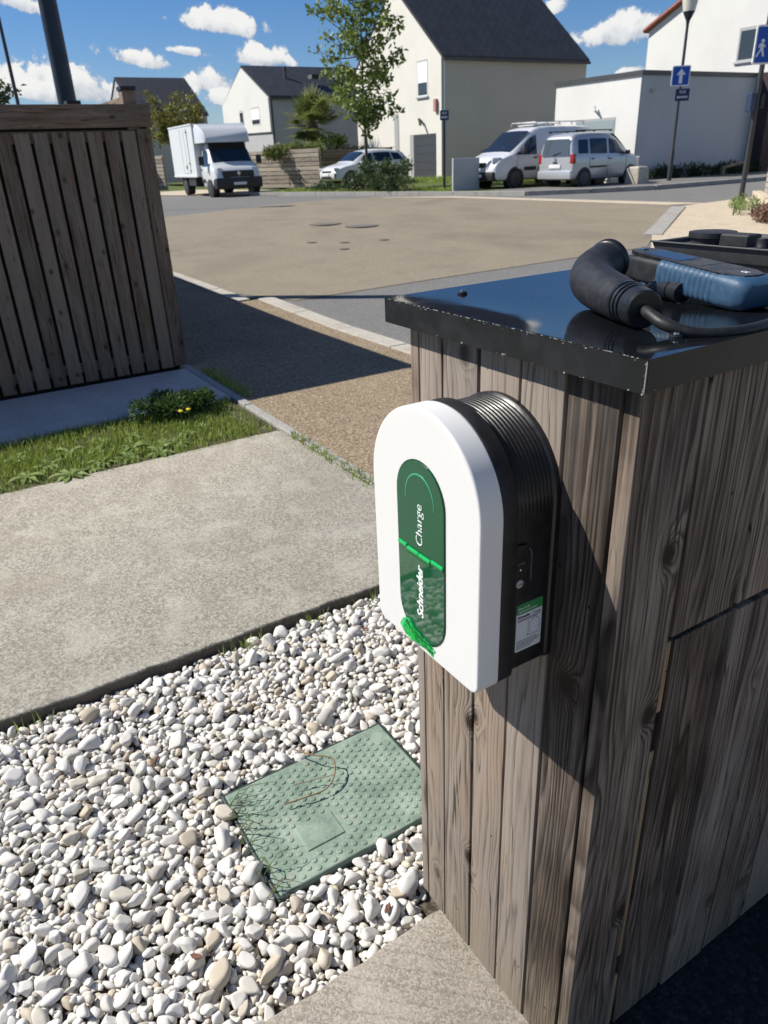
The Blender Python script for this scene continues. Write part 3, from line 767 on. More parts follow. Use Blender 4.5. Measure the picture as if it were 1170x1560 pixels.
for k in range(90):   # worn line along the front fold, broken into strokes
    x_ = lx0+.01+(lx1-lx0-.02)*random.random(); w_ = random.uniform(.001, .012); h_ = random.uniform(.0001, .0004)
    b.box((x_, ly0-.0002, lz1-.0012-h_), (min(x_+w_, lx1-.001), ly0+.0008, lz1-.0009))
for _ in range(34):    # chips in the paint along the folds
    u = random.random(); edge = random.choice('ttbbbcr')
    r = random.choice([.0003, .0004, .0006, .0010])*random.uniform(.6, 1.3)
    if edge in 'tb':
        x = lx0+(lx1-lx0)*u; z = (lz1-.0035-random.random()*.0012) if edge == 't' else lz0+random.random()*.002
        c = Vector((x, ly0+.0001, z)); a1, a2 = Vector((1, 0, 0)), Vector((0, 0, 1))
    elif edge == 'c':
        c = Vector((lx1-.0012-random.random()*.001, ly0+.0001, lz0+(lz1-lz0-.005)*u)); a1, a2 = Vector((.5, 0, 0)), Vector((0, 0, 1.3))
    else:
        c = Vector((lx1+.0001, ly0+.3*u, lz0+random.random()*.003)); a1, a2 = Vector((0, 1, 0)), Vector((0, 0, 1))
    n = 7; pr = [random.uniform(.5, 1.3) for _ in range(n)]
    ring = [c+(a1*math.cos(2*PI*k/n)*1.5+a2*math.sin(2*PI*k/n))*r*pr[k] for k in range(n)]
    nrm = a1.cross(a2).normalized()*.0009
    b.loft([[p+nrm*1 for p in ring], [p-nrm*1 for p in ring]])
b.obj('paint_chips', CHIP, CAB, kind='stuff')
B().box((lx1-.0012, ly0+.0002, lz0+.001), (lx1-.0004, ly0+.0010, lz1-.003)).obj('worn_edge', CHIP, CAB)
lz1s = lz1
for (x, y) in ((-.442, .087), (-.025, .082), (-.025, 1.2), (-.45, 1.2), (-.235, 1.2)):
    s = B().tube([(x, y, lz1-.006), (x, y, lz1+.0005), (x, y, lz1+.0024)], [.0085, .0085, .0062], 18).obj('lid_screw', PLAST, CAB, smooth=50)
    B().tube([(x, y, lz1+.002), (x, y, lz1+.0042), (x, y, lz1+.0052)], [.0042, .0038, .002], 12).obj('screw_head', CHROME, s, smooth=50)

# ------------------------------------------------------------------ wall charger
CX, CW, CZB, CH = -.2336, .2603, .9067, .3933
CHG = thing('wall_charger', 'white arch shaped car charger with a green window, mounted on the planks', 'charger', (CX, 0, CZB))
def arch_outline(inset=0., rc=.018, extra=None, n=44):
    r = CW/2-inset; zc = CZB+CH-CW/2; zb = CZB+inset; rc = max(.004, rc-inset)
    pts = []; wts = []
    for i in range(n+1):
        a = PI*i/n
        pts.append((CX+r*math.cos(a), zc+r*math.sin(a))); wts.append(min(1, max(0, (math.sin(a)-.02)/.25)))
    def straight(x, z0, z1, k, w0=0):
        for i in range(1, k+1):
            pts.append((x, z0+(z1-z0)*i/(k+1))); wts.append(0)
    straight(CX-r, zc, zb+rc, 5)
    for i in range(9):
        a = PI+PI/2*i/8; pts.append((CX-r+rc+rc*math.cos(a), zb+rc+rc*math.sin(a))); wts.append(0)
    for i in range(9):
        a = 1.5*PI+PI/2*i/8; pts.append((CX+r-rc+rc*math.cos(a), zb+rc+rc*math.sin(a))); wts.append(0)
    straight(CX+r, zb+rc, zc, 5)
    if extra:
        q = []
        for (x, z), w in zip(pts, wts):
            dx, dz = x-CX, z-min(z, zc); 
            if z >= zc: L = math.hypot(dx, z-zc); k = (L-extra*w)/L; q.append((CX+dx*k, zc+(z-zc)*k))
            else: q.append((x, z))
        pts = q
    return pts
def ring(y, inset, extra=None, rc=.018): return [(x, y, z) for x, z in arch_outline(inset, rc, extra)]
R_ = [ring(-.0005, .006), ring(-.008, .006), ring(-.0105, .008)]
y = -.0125
for i in range(9):
    R_ += [ring(y, .0085, .0020), ring(y-.0009, .0085, .0022), ring(y-.0014, .0085, .0), ring(y-.0050, .0085, .0)]
    y -= .0066
R_ += [ring(-.0745, .0085, .004), ring(-.078, .0085, .004)]
B().loft(R_).obj('back_housing', PLAST, CHG, smooth=35)
B().loft([ring(-.0782, .005), ring(-.0790, .0015), ring(-.0800, .0008), ring(-.1035, .0008), ring(-.1048, .002)]).obj('front_flange', PLASTM, CHG, smooth=35)
shell_r = [ring(-.1052, .0015), ring(-.1062, .0002), ring(-.1072, 0)]
shell_r += [ring(-.1085, 0), ring(-.1385, 0), ring(-.1392, 0)]
for i in range(1, 7):
    a = PI/2*i/6; shell_r.append(ring(-.1395-.0035*math.sin(a), .0035*(1-math.cos(a))))
shell_r += [ring(-.14303, .0042), ring(-.14308, .0065), ring(-.1431, .03)]
B().loft(shell_r).obj('front_shell', WPLAST, CHG, smooth=35)
YF = -.1431
def stadium(cx, z0, z1, w, n=18, zlo=None, zhi=None):
    r = w/2; P = []
    for i in range(n+1): a = PI*i/n; P.append((cx+r*math.cos(a), z1-r+r*math.sin(a)))
    for i in range(n+1): a = PI+PI*i/n; P.append((cx+r*math.cos(a), z0+r+r*math.sin(a)))
    if zlo is not None: P = [(x, max(z, zlo)) for x, z in P]
    if zhi is not None: P = [(x, min(z, zhi)) for x, z in P]
    out = []
    for p in P:
        if not out or math.hypot(p[0]-out[-1][0], p[1]-out[-1][1]) > 1e-5: out.append(p)
    return out
WX = -.2365
def plate(b, pts, y0, y1):
    b.loft([[(x, y0, z) for x, z in pts], [(x, y1, z) for x, z in pts]]); return b
plate(B(), stadium(WX, .9255, 1.2255, .1185), YF+.002, YF-.0008).obj('window_rim', mat('window_edge_green', color=(.006, .045, .018), rough=.3), CHG)
plate(B(), stadium(WX, .9275, 1.2235, .1145, zlo=1.0835), YF, YF-.0020).obj('window_upper', GREENU, CHG, bevel=.0008)
plate(B(), stadium(WX, .9275, 1.2235, .1145, zhi=1.0765), YF, YF-.0020).obj('window_lower', GREENW, CHG, bevel=.0008)
for a, c in ((-.293, -.2705), (-.2695, -.2405), (-.2400, -.2110), (-.2085, -.1805)):
    dz = .0 if a < -.28 else (-.002 if a < -.21 else .001)
    B().box((a, YF-.0042, 1.0772+dz), (c, YF, 1.0828+dz), bevel=.001).obj('light_bar', GREENBAR, CHG)
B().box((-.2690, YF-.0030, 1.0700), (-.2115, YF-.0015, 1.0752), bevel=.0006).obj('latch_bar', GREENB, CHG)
# arc printed on the window
rings = []
for i in range(25):
    a = math.radians(188-196*i/24); wv = .0011*(.35+.65*math.sin(PI*(i+.5)/25.))
    rr = .0345
    rings.append([(WX+(rr+wv)*math.cos(a), YF-.0024, 1.166+(rr+wv)*math.sin(a)*1.12), (WX+(rr-wv)*math.cos(a), YF-.0024, 1.166+(rr-wv)*math.sin(a)*1.12),
                  (WX+(rr-wv)*math.cos(a), YF-.0019, 1.166+(rr-wv)*math.sin(a)*1.12), (WX+(rr+wv)*math.cos(a), YF-.0019, 1.166+(rr+wv)*math.sin(a)*1.12)])
B().loft(rings).obj('arc_mark', GREENARC, CHG)
# lettering runs upward: local x -> +Z, local y -> -X, normal -> -Y
TM = Matrix(((0, -1, 0, 0), (0, 0, -1, 0), (1, 0, 0, 0), (0, 0, 0, 1)))
off = Matrix.Translation(Vector((-.2375, YF-.0024, 1.0150))-CHG.location)
text('lettering', 'Schneider', .0222, PRINTW, CHG, off @ TM, bold=.00030, shear=.12)
off = Matrix.Translation(Vector((-.2372, YF-.0024, 1.1265))-CHG.location)
text('lettering', 'Charge', .0232, PRINTW, CHG, off @ TM, bold=-.00035, shear=.06)
# clear green plates standing in for sunlight glowing at the window's foot
def clip(pts, y0, y1): return plate(B(), pts, y0, y1).obj('green_glow_plate', GREENB, CHG, bevel=.0006)
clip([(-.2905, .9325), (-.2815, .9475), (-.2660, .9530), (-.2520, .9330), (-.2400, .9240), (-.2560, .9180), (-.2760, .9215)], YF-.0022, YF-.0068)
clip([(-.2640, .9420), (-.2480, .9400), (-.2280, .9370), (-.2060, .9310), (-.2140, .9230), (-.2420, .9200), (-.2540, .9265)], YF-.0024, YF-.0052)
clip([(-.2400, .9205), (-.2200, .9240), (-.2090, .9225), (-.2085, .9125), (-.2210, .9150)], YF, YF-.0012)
# controls on the right flank
XR = CX+CW/2-.0085
def yz(b, pts, x0, x1):
    b.loft([[(x0, y, z) for y, z in pts], [(x1, y, z) for y, z in pts]]); return b
def pill(y0, y1, z0, z1, r, n=8):
    P = []
    for cy, cz, a0 in ((y1-r, z1-r, 0), (y0+r, z1-r, PI/2), (y0+r, z0+r, PI), (y1-r, z0+r, 1.5*PI)):
        for i in range(n+1): a = a0+PI/2*i/n; P.append((cy+r*math.cos(a), cz+r*math.sin(a)))
    return P
ctl = yz(B(), pill(-.0775, -.0545, 1.046, 1.122, .0112), XR-.001, XR+.0012).obj('control_panel', PLAST, CHG, bevel=.0005)
yz(B(), [(-.0540, 1.119), (-.0500, 1.1155), (-.0478, 1.110), (-.0478, 1.066), (-.0505, 1.066), (-.0505, 1.109), (-.0520, 1.1125), (-.0550, 1.1155)], XR-.001, XR+.0045).obj('grip_lip', mat('grip_grey', color=(.05, .05, .052), rough=.5), CHG, bevel=.0008)
yz(B(), [(-.0780, 1.1275), (-.0570, 1.1245), (-.0570, 1.1195), (-.0600, 1.1190), (-.0780, 1.1225)], XR-.001, XR+.0045).obj('grip_lip', PLAST, CHG, bevel=.0008)
B().tube([(XR, -.0668, 1.0645), (XR+.002, -.0668, 1.0645), (XR+.003, -.0668, 1.0645)], [.0066, .0066, .0055], 20).obj('push_button', mat('pale_button', color=(.40, .39, .37), rough=.5), CHG, smooth=50)
B().cyl((XR, -.0664, 1.0865), (XR+.0017, -.0664, 1.0865), .0014, 10).obj('status_light', PRINTW, CHG)
for k, yy in enumerate((-.0700, -.0655, -.0610)):
    B().tube([(XR+.0013, yy+.0015*math.cos(a), 1.0955+.0015*math.sin(a)) for a in np.linspace(0, 2*PI, 11)], .0003, 4).obj('icon', PRINTG, CHG)
TR = Matrix(((0, 0, 1, 0), (1, 0, 0, 0), (0, 1, 0, 0), (0, 0, 0, 1)))      # faces +X, text runs +Y
text('icon', 'auto', .0048, PRINTG, CHG, Matrix.Translation(Vector((XR+.0034, -.0668, 1.0645))-CHG.location) @ TR, extrude=.0002)
lb = yz(B(), pill(-.0690, -.0205, .9480, 1.0285, .0028), XR-.0005, XR+.0006).obj('label', STICK, CHG)
yz(B(), pill(-.0690, -.0205, 1.0120, 1.0285, .0026), XR+.0004, XR+.0010).obj('label_header', STICKG, lb)
def ltext(body, size, y, z, m, bold=0): text('lettering', body, size, m, lb, Matrix.Translation(Vector((XR+.0012, y, z))-CHG.location) @ TR, bold=bold, extrude=.0001, align='LEFT')
ltext('Discover &', .0046, -.0665, 1.0215, PRINTW); ltext('register your product', .0040, -.0665, 1.0165, PRINTW)
ltext('Schneider', .0060, -.0668, 1.0065, PRINTK, .0001); ltext('Charge', .0056, -.0390, 1.0065, PRINTG)
b = B()
for z, y1 in ((1.0018, -.0235), (.9995, -.030), (.9655, -.0300), (.9622, -.0240), (.9592, -.0260), (.9562, -.0330), (.9528, -.0400)):
    b.box((XR+.0006, -.0668, z-.0005), (XR+.0010, y1, z+.0005))
b.box((XR+.0006, -.0470, .9705), (XR+.0010, -.0440, .9722)).box((XR+.0006, -.0462, .9705), (XR+.0010, -.0455, .9960))
b.obj('print_line', PRINTG, lb, kind='stuff')
rings = []
ao = [(-.0242+0, .9705), (-.0242, .988)] + [(-.0332+.009*math.cos(a), .988+.009*math.sin(a)) for a in np.linspace(.2, PI-.2, 10)] + [(-.0422, .988), (-.0422, .9705), (-.0242, .9705)]
B().tube([(XR+.0008, y, z) for y, z in ao], .00035, 4).obj('outline_mark', PRINTG, lb)

# ------------------------------------------------------------------ plug, tester, case on the lid
LZ = lz1-.0058
def spline(pts, n):
    P = [np.array(p, float) for p in pts]; P = [2*P[0]-P[1]]+P+[2*P[-1]-P[-2]]; out = []
    for i in range(1, len(P)-2):
        for k in range(n):
            t = k/n; a, b_, c, d = P[i-1], P[i], P[i+1], P[i+2]
            out.append(.5*((2*b_)+(-a+c)*t+(2*a-5*b_+4*c-d)*t*t+(-a+3*b_-3*c+d)*t**3))
    out.append(P[-2]); return out
t = thing('charging_plug', 'black angled charging plug with a ribbed collar lying on the lid', 'plug', (-.2, .15, LZ))
pr = spline([(-.098, .098, LZ+.0275, .0215), (-.130, .112, LZ+.0280, .0265), (-.165, .128, LZ+.0295, .0285), (-.205, .147, LZ+.0315, .0305), (-.240, .167, LZ+.0360, .0318), (-.260, .188, LZ+.0425, .0318), (-.268, .210, LZ+.0490, .0308), (-.272, .229, LZ+.0535, .0295)], 5)
B().tube([p[:3] for p in pr], [float(p[3]) for p in pr], 28).obj('body', PLASTM, t, smooth=60)
e = np.array(pr[-1][:3]); dv = e-np.array(pr[-3][:3]); dv /= np.linalg.norm(dv)
B().tube([e-dv*.002, e+dv*.001, e+dv*.009, e+dv*.0105], [.0290, .0318, .0318, .0295], 32).obj('face_rim', PLAST, t, smooth=50)
B().tube([e+dv*.0106, e+dv*.012], [.0285, .0285], 32).obj('face_disc', PLASTM, t, smooth=50)
a0 = np.array([-.098, .098, LZ+.0275]); ax = np.array([.905, -.405, -.02]); ax /= np.linalg.norm(ax)
cp = []; cr_ = []
for s, r0_ in ((-.034, .0300), (-.030, .0302), (-.0265, .0302), (-.026, .0270), (-.0225, .0270), (-.022, .0296), (-.018, .0292), (-.0175, .0262), (-.014, .0262), (-.0135, .0286), (-.0095, .0282), (-.009, .0252), (-.0055, .0252), (-.005, .0276), (.006, .0266), (.016, .0262), (.0185, .0240), (.019, .013)):
    cp.append(a0+ax*s); cr_.append(r0_*.91)
B().tube(cp, cr_, 30).obj('ribbed_collar', PLAST, t, smooth=35)
c0 = a0+ax*.017
cb = spline([c0, c0+ax*.02+np.array([0, 0, -.003]), (-.040, .080, LZ+.0165), (-.010, .100, LZ+.0085), (.010, .135, LZ+.0075), (.014, .19, LZ+.0075), (-.002, .26, LZ+.0075), (-.03, .36, LZ+.0075), (-.04, .45, LZ+.0075)], 7)
B().tube([p for p in cb], .0072, 12).obj('cable', RUBBER, t, smooth=60)

t = thing('test_meter', 'blue and black handheld electrical tester lying across adapters on the lid', 'tester', (-.17, .3, LZ))
tA, tB = np.array([-.296, .322, LZ+.040]), np.array([-.052, .292, LZ+.0225])
tx = tB-tA; TLn = np.linalg.norm(tx); tx = tx/TLn; tn = np.cross(tx, [0, 0, 1]); tn /= np.linalg.norm(tn); tu = np.cross(tn, tx)
def tp(s, a, u): return tuple(tA+tx*s+tn*a+tu*u)
def tring(s, w, h, u0=0, r=.008, n=5):
    P = []
    for cx_, cu, a0 in ((w/2-r, h/2-r, 0), (-w/2+r, h/2-r, PI/2), (-w/2+r, -h/2+r, PI), (w/2-r, -h/2+r, 1.5*PI)):
        for i in range(n): a = a0+PI/2*i/(n-1); P.append(tp(s, cx_+r*math.cos(a), u0+cu+r*math.sin(a)))
    return P
B().loft([tring(-.002, .040, .020, 0), tring(.002, .050, .030), tring(.016, .055, .036), tring(.05, .058, .038), tring(.082, .062, .040)]).obj('meter_head', PLASTM, t, smooth=45)
gr = [tring(.080, .068, .042, 0, .010)]
s_ = .084
for i in range(11):
    gr += [tring(s_, .071, .044, 0, .011), tring(s_+.0065, .0715, .044, 0, .011), tring(s_+.0075, .0700, .043, 0, .011), tring(s_+.0085, .0700, .043, 0, .011)]; s_ += .0095
gr += [tring(.195, .073, .045, 0, .012), tring(.222, .072, .045, 0, .014), tring(.236, .066, .040, 0, .014), tring(.243, .052, .028, 0, .012)]
B().loft(gr).obj('rubber_holster', BLUER, t, smooth=45)
def top_plate(outline, u0, u1, name, m, parent): return B().loft([[tp(s, a, u0) for s, a in outline], [tp(s, a, u1) for s, a in outline]]).obj(name, m, parent, bevel=.0008)
fp = top_plate([(.006, -.018), (.006, .018), (.02, .0235), (.11, .0285), (.20, .0295), (.224, .019), (.227, 0), (.224, -.019), (.20, -.0295), (.11, -.0285), (.02, -.0245)], .0175, .0236, 'face_plate', PLAST, t)
top_plate([(.035, -.019), (.035, .019), (.108, .021), (.108, -.021)], .0236, .0241, 'display', SCREEN, fp)
top_plate([(.122, -.020), (.122, .020), (.148, .020), (.148, -.020)], .0236, .0239, 'button_strip', CASEM, fp)
top_plate([(.008, -.005), (.008, .005), (.018, .005), (.018, -.005)], .0232, .0250, 'slide_switch', BLUER, fp)
TT_ = Matrix(((tx[0], -tn[0], tu[0], 0), (tx[1], -tn[1], tu[1], 0), (tx[2], -tn[2], tu[2], 0), (0, 0, 0, 1)))
P_ = tp(.207, 0, .0240); text('lettering', 'CE', .010, PRINTW, fp, Matrix.Translation(Vector(P_)-t.location) @ TT_ @ Matrix.Rotation(PI, 4, 'Z') @ Matrix.Rotation(PI, 4, 'Z'), extrude=.0002)

t = thing('plug_adapter', 'short black barrel adapter lying under the tester', 'adapter', (-.19, .29, LZ))
A_, B_ = np.array([-.235, .297, LZ+.0155]), np.array([-.165, .272, LZ+.0155]); d_ = (B_-A_)/np.linalg.norm(B_-A_)
B().tube([A_, A_+d_*.012, A_+d_*.0125, A_+d_*.05, A_+d_*.0505, B_], [.012, .012, .0155, .0155, .014, .014], 20).obj('barrel', PLAST, t, smooth=40)
B().tube([A_-d_*.012, A_], [.009, .009], 14).obj('socket', PLASTM, t, smooth=40)
t = thing('probe_lead', 'black probe plug with a pin sticking out of the tester end', 'probe', (-.31, .33, LZ))
B().tube([tp(-.034, .006, 0), tp(-.018, .006, 0), tp(-.0175, .006, 0), tp(0, .006, 0)], [.006, .006, .009, .0095], 16).obj('connector', PLAST, t, smooth=40)
B().tube([tp(-.05, .006, 0), tp(-.034, .006, 0)], [.0025, .0025], 8).obj('pin', PLASTM, t, smooth=40)
B().box((-.318, .312, LZ), (-.292, .338, LZ+.034), bevel=.004).obj('clamp', PLASTM, t)

t = thing('tool_case', 'open dark grey plastic case of accessories on the back of the lid', 'case', (-.15, .62, LZ))
def cring(x0, x1, y0, y1, z): return [(x0, y0, z), (x1, y0, z), (x1, y1, z), (x0, y1, z)]
B().loft([cring(-.405, .05, .535, .70, LZ+.001), cring(-.417, .06, .525, .715, LZ+.022), cring(-.418, .062, .523, .717, LZ+.024), cring(-.428, .07, .516, .725, LZ+.049), cring(-.421, .063, .523, .718, LZ+.049), cring(-.416, .058, .528, .713, LZ+.040)]).obj('case_shell', CASEM, t, bevel=.002, smooth=40)
B().tube([(-.428, .514, LZ+.049), (.07, .514, LZ+.049)], .0018, 8).obj('case_lip', CASEM, t, smooth=50)
t2 = thing('coil_tape', 'black round reel lying in the open case', 'reel', (-.40, .60, LZ+.05))
B().tube([(-.375, .62, LZ+.038), (-.375, .62, LZ+.051), (-.375, .62, LZ+.0512), (-.375, .62, LZ+.060), (-.375, .62, LZ+.0605)], [.036, .036, .042, .042, .039], 28).obj('reel_body', PLASTM, t2, smooth=40)
B().box((-.345, .595, LZ+.038), (-.285, .635, LZ+.060), bevel=.003).obj('reel_arm', PLASTM, t2)
for k, (x, y, r, h, lbl) in enumerate(((-.262, .605, .0125, .055, 'shorter black cylinder adapter standing in the case beside the reel'), (-.222, .615, .0150, .062, 'taller black cylinder adapter standing in the case beside the white strip'))):
    t2 = thing('cylinder_adapter', lbl, 'adapter', (x, y, LZ+.04))
    B().tube([(x, y, LZ+.038), (x, y, LZ+h-.012), (x, y, LZ+h-.011), (x, y, LZ+h)], [r, r, r*.94, r*.94], 18).obj('barrel', PLASTM, t2, smooth=40)
    B().tube([(x, y, LZ+h), (x, y, LZ+h+.0015)], [r*.7, r*.7], 18).obj('end_disc', CASEM, t2, smooth=40)
o = B().box((-.206, .600, LZ+.036), (-.202, .606, LZ+.064)).box((-.216, .600, LZ+.0642), (-.202, .606, LZ+.0662)).obj('cable_tie', SIGNW); tag(o, 'thin white plastic strip standing in the case', 'strip')
o = B().tube(spline([(-.19, .60, LZ+.047), (-.165, .62, LZ+.054), (-.135, .61, LZ+.053), (-.12, .58, LZ+.050), (-.15, .57, LZ+.048), (-.18, .585, LZ+.047)], 6), .004, 8).obj('test_lead', BLUEC, smooth=60); tag(o, 'coiled blue test lead lying in the case', 'lead')

# ------------------------------------------------------------------ slatted enclosure on the left
ENC = thing('slatted_enclosure', 'tall dark vertical slat enclosure with a capped corner post', 'enclosure', (-5.86, 0, 0))
FX = -5.86
ys = [1.094, .981, .864, .732, .606, .478, .350, .217]
yk = [(1.0, 1.09)]
k = 0; yy = 1.092
edges = [(.998, 1.092), (.870, .965), (.736, .852), (.611, .729), (.473, .590), (.343, .440), (.205, .302)]
pos_y = 1.045
for i in range(36):
    yc = pos_y-i*.1275
    add_plank(FX, yc, .004, .103, 1.846, .021, PI/2, ENC, WOOD_F, 'slat')
add_plank(FX+.004, 1.165, .012, .108, 1.85, .03, PI/2, ENC, WOOD_F, 'corner_board')
o = plank(2.4, .155, .03).obj('top_rail', WOOD_F, ENC, local=True)
bpy.data.objects.remove(o)
o = plank(.155, 2.6, .032).obj('top_rail', WOOD_F, ENC, local=True, smooth=50); o.location = Vector((FX+.012, 1.232, 1.95)); o.location -= ENC.location; o.rotation_euler = (PI/2, 0, 0); o.rotation_euler = Matrix(((0, -1, 0), (0, 0, -1), (1, 0, 0))).to_euler()
bpy.data.objects.remove(o)
# top rail: grain runs along Y
b = B(); b.box((-.0775, 0, -5), (.0775, .032, 0), bevel=.003, seg=2); o = b.obj('top_rail', WOOD_F, ENC, local=True, smooth=50)
o.matrix_local = Matrix(((0, -1, 0, 0.014), (0, 0, 1, 1.236), (1, 0, 0, 1.952), (0, 0, 0, 1)))
b = B(); b.box((-.04, 0, -4.8), (.04, .02, 0), bevel=.003); o = b.obj('cross_rail', WOOD_F, ENC, local=True); o.matrix_local = Matrix(((0, -1, 0, -.024), (0, 0, 1, 1.2), (1, 0, 0, 1.82), (0, 0, 0, 1)))
b = B(); b.box((-.04, 0, -4.8), (.04, .02, 0), bevel=.003); o = b.obj('cross_rail', WOOD_F, ENC, local=True); o.matrix_local = Matrix(((0, -1, 0, -.024), (0, 0, 1, 1.2), (1, 0, 0, .12), (0, 0, 0, 1)))
B().box((FX-.06, -3.7, -.06), (FX-.05, 1.2, 1.98)).obj('backing_panel', DARKIN, ENC)  # dark sheet added behind the slats so the gaps look black
for i in range(50):
    add_plank(FX-.10-i*.13, 1.215, .03, .124, 1.97, .02, PI, ENC, WOOD_F, 'side_board')
b = B(); b.box((-.05, -.05, 0), (.05, .05, 2.125), bevel=.004); o = b.obj('corner_post', WOOD_F, ENC, local=True); o.location = (-.075, 1.105, 0)
o2 = B().box((-.058, -.058, 2.125), (.058, .058, 2.150)).loft([[(-.058, -.058, 2.150), (.058, -.058, 2.150), (.058, .058, 2.150), (-.058, .058, 2.150)], [(-.01, -.01, 2.168), (.01, -.01, 2.168), (.01, .01, 2.168), (-.01, .01, 2.168)]]).obj('post_cap', PLASTM, o, local=True)
b = B(); b.box((-.045, -.045, 0), (.045, .045, 2.035), bevel=.004); o = b.obj('inner_post', WOOD_F, ENC, local=True); o.location = (-.10, .70, 0)
B().box((-.05, -.05, 2.035), (.05, .05, 2.058)).obj('post_cap', PLASTM, o, local=True)
b = B(); b.box((-.03, -.02, 0), (.03, .02, 6.3), bevel=.003); o = b.obj('side_rail', WOOD_F, ENC, local=True); o.matrix_local = Matrix(((0, 0, -1, -.13), (0, 1, 0, 1.10), (1, 0, 0, 2.06), (0, 0, 0, 1)))

# ------------------------------------------------------------------ poles
def pole(x, y, pts, m=POLEM, n=20): return B().tube([(x, y, z) for z, r in pts], [r for z, r in pts], n)
z0 = zf(-9.79, 1.45)
t = thing('steel_mast', 'thick dark blue steel mast rising behind the slatted enclosure', 'mast', (-9.79, 1.45, z0))
pole(-9.79, 1.45, [(z0, .115), (z0+1.2, .112), (z0+4, .095), (z0+8, .07)]).obj('shaft', POLEM, t, smooth=60)
B().box((-9.95, 1.29, z0-.02), (-9.63, 1.61, z0+.025)).obj('base_plate', POLEM, t)
def lamp_post(x, y, h, name, label, r=.06):
    z = zf(x, y); t = thing(name, label, 'street lamp', (x, y, z))
    pole(x, y, [(z, r*1.35), (z+1.0, r*1.3), (z+1.05, r), (z+h, r*.75)]).obj('shaft', POLEG, t, smooth=40)
    B().tube([(x, y, z+h), (x, y, z+h+.12), (x, y, z+h+.38)], [r*.75, r*1.0, .19], 20).obj('lantern_base', POLEM, t, smooth=40)
    B().tube([(x, y, z+h+.38), (x, y, z+h+.75), (x, y, z+h+.95)], [.19, .26, .27], 20).obj('lantern_glass', LAMPG, t, smooth=40)
    B().tube([(x, y, z+h+.95), (x, y, z+h+1.02), (x, y, z+h+1.12)], [.32, .30, .08], 20).obj('lantern_cap', POLEM, t, smooth=40)
    return t
LP = (-18.32, 23.16)
SGV = np.array([.92, -.39])   # signs turned a little toward the junction
lamp_post(LP[0], LP[1], 4.72, 'street_lamp', 'tall lamp post carrying the one way arrow sign beside the pale garage')
lamp_post(-26.95, 3.52, 7.0, 'street_lamp', 'thin lamp post far left against the leafy tree')

def sign_frame(x, y, z, nx, ny):
    """local x = to the right of the sign face, local y up, normal toward viewer"""
    n = Vector((nx, ny, 0)).normalized(); up = Vector((0, 0, 1)); r = up.cross(n)
    return Matrix(((r.x, 0, n.x, x), (r.y, 0, n.y, y), (0, 1, 0, z), (0, 0, 0, 1)))
def rrect(w, h, r, n=4):
    P = []
    for cx_, cy_, a0 in ((w/2-r, h/2-r, 0), (-w/2+r, h/2-r, PI/2), (-w/2+r, -h/2+r, PI), (w/2-r, -h/2+r, 1.5*PI)):
        for i in range(n+1): a = a0+PI/2*i/n; P.append((cx_+r*math.cos(a), cy_+r*math.sin(a)))
    return P
def flat(b, poly, F, z0, z1):
    b.loft([[F @ Vector((x, y, z0)) for x, y in poly], [F @ Vector((x, y, z1)) for x, y in poly]]); return b
zl = zf(*LP)
x, y = LP[0]+.05, LP[1]-.10
F = sign_frame(x, y, zl+3.28, .80, -.60)
t = thing('one_way_sign', 'square blue sign with a white upward arrow on the lamp post', 'road sign', (x, y, zl+3.28))
flat(B(), rrect(.60, .60, .05), F, 0, .03).obj('sign_plate', SIGNW, t)
flat(B(), rrect(.53, .53, .03), F, .03, .036).obj('blue_field', SIGNB, t)
flat(B(), [(-.055, -.22), (.055, -.22), (.055, .03), (.15, .03), (0, .21), (-.15, .03), (-.055, .03)], F, .036, .042).obj('arrow_mark', SIGNW, t)
def name_plate(x, y, z, nx, ny, w, h, label, nm='street_name_sign'):
    F = sign_frame(x, y, z, nx, ny); t = thing(nm, label, 'street sign', (x, y, z))
    flat(B(), rrect(w, h, .02), F, 0, .02).obj('sign_plate', SIGNN, t)
    text('lettering', 'RUE', h*.32, SIGNW, t, Matrix.Translation(-Vector((x, y, z))) @ F @ Matrix.Translation((0, h*.22, .022)), extrude=.002)
    b = B(); xx = -w*.36
    while xx < w*.34:
        l = random.uniform(.02, .035); flat(b, [(xx, -h*.28), (xx+l, -h*.28), (xx+l, -h*.10), (xx, -h*.10)], F, .02, .023); xx += l+.018
    b.obj('print_line', SIGNW, t, kind='stuff')
    return t
name_plate(LP[0]+.14, LP[1]-.02, zl+2.72, .80, -.60, .46, .36, 'small navy street name plate below the arrow sign on the lamp post')
SP = (-22.43, 16.27); z = zf(*SP)
t = thing('sign_post', 'slim dark post in front of the cream house corner', 'post', (*SP, z))
pole(SP[0], SP[1], [(z, .045), (z+2.55, .045)]).obj('shaft', POLEM, t, smooth=60)
name_plate(SP[0]+.05, SP[1]-.03, z+2.42, .85, -.52, .30, .30, 'navy street name plate on the slim post before the cream house')

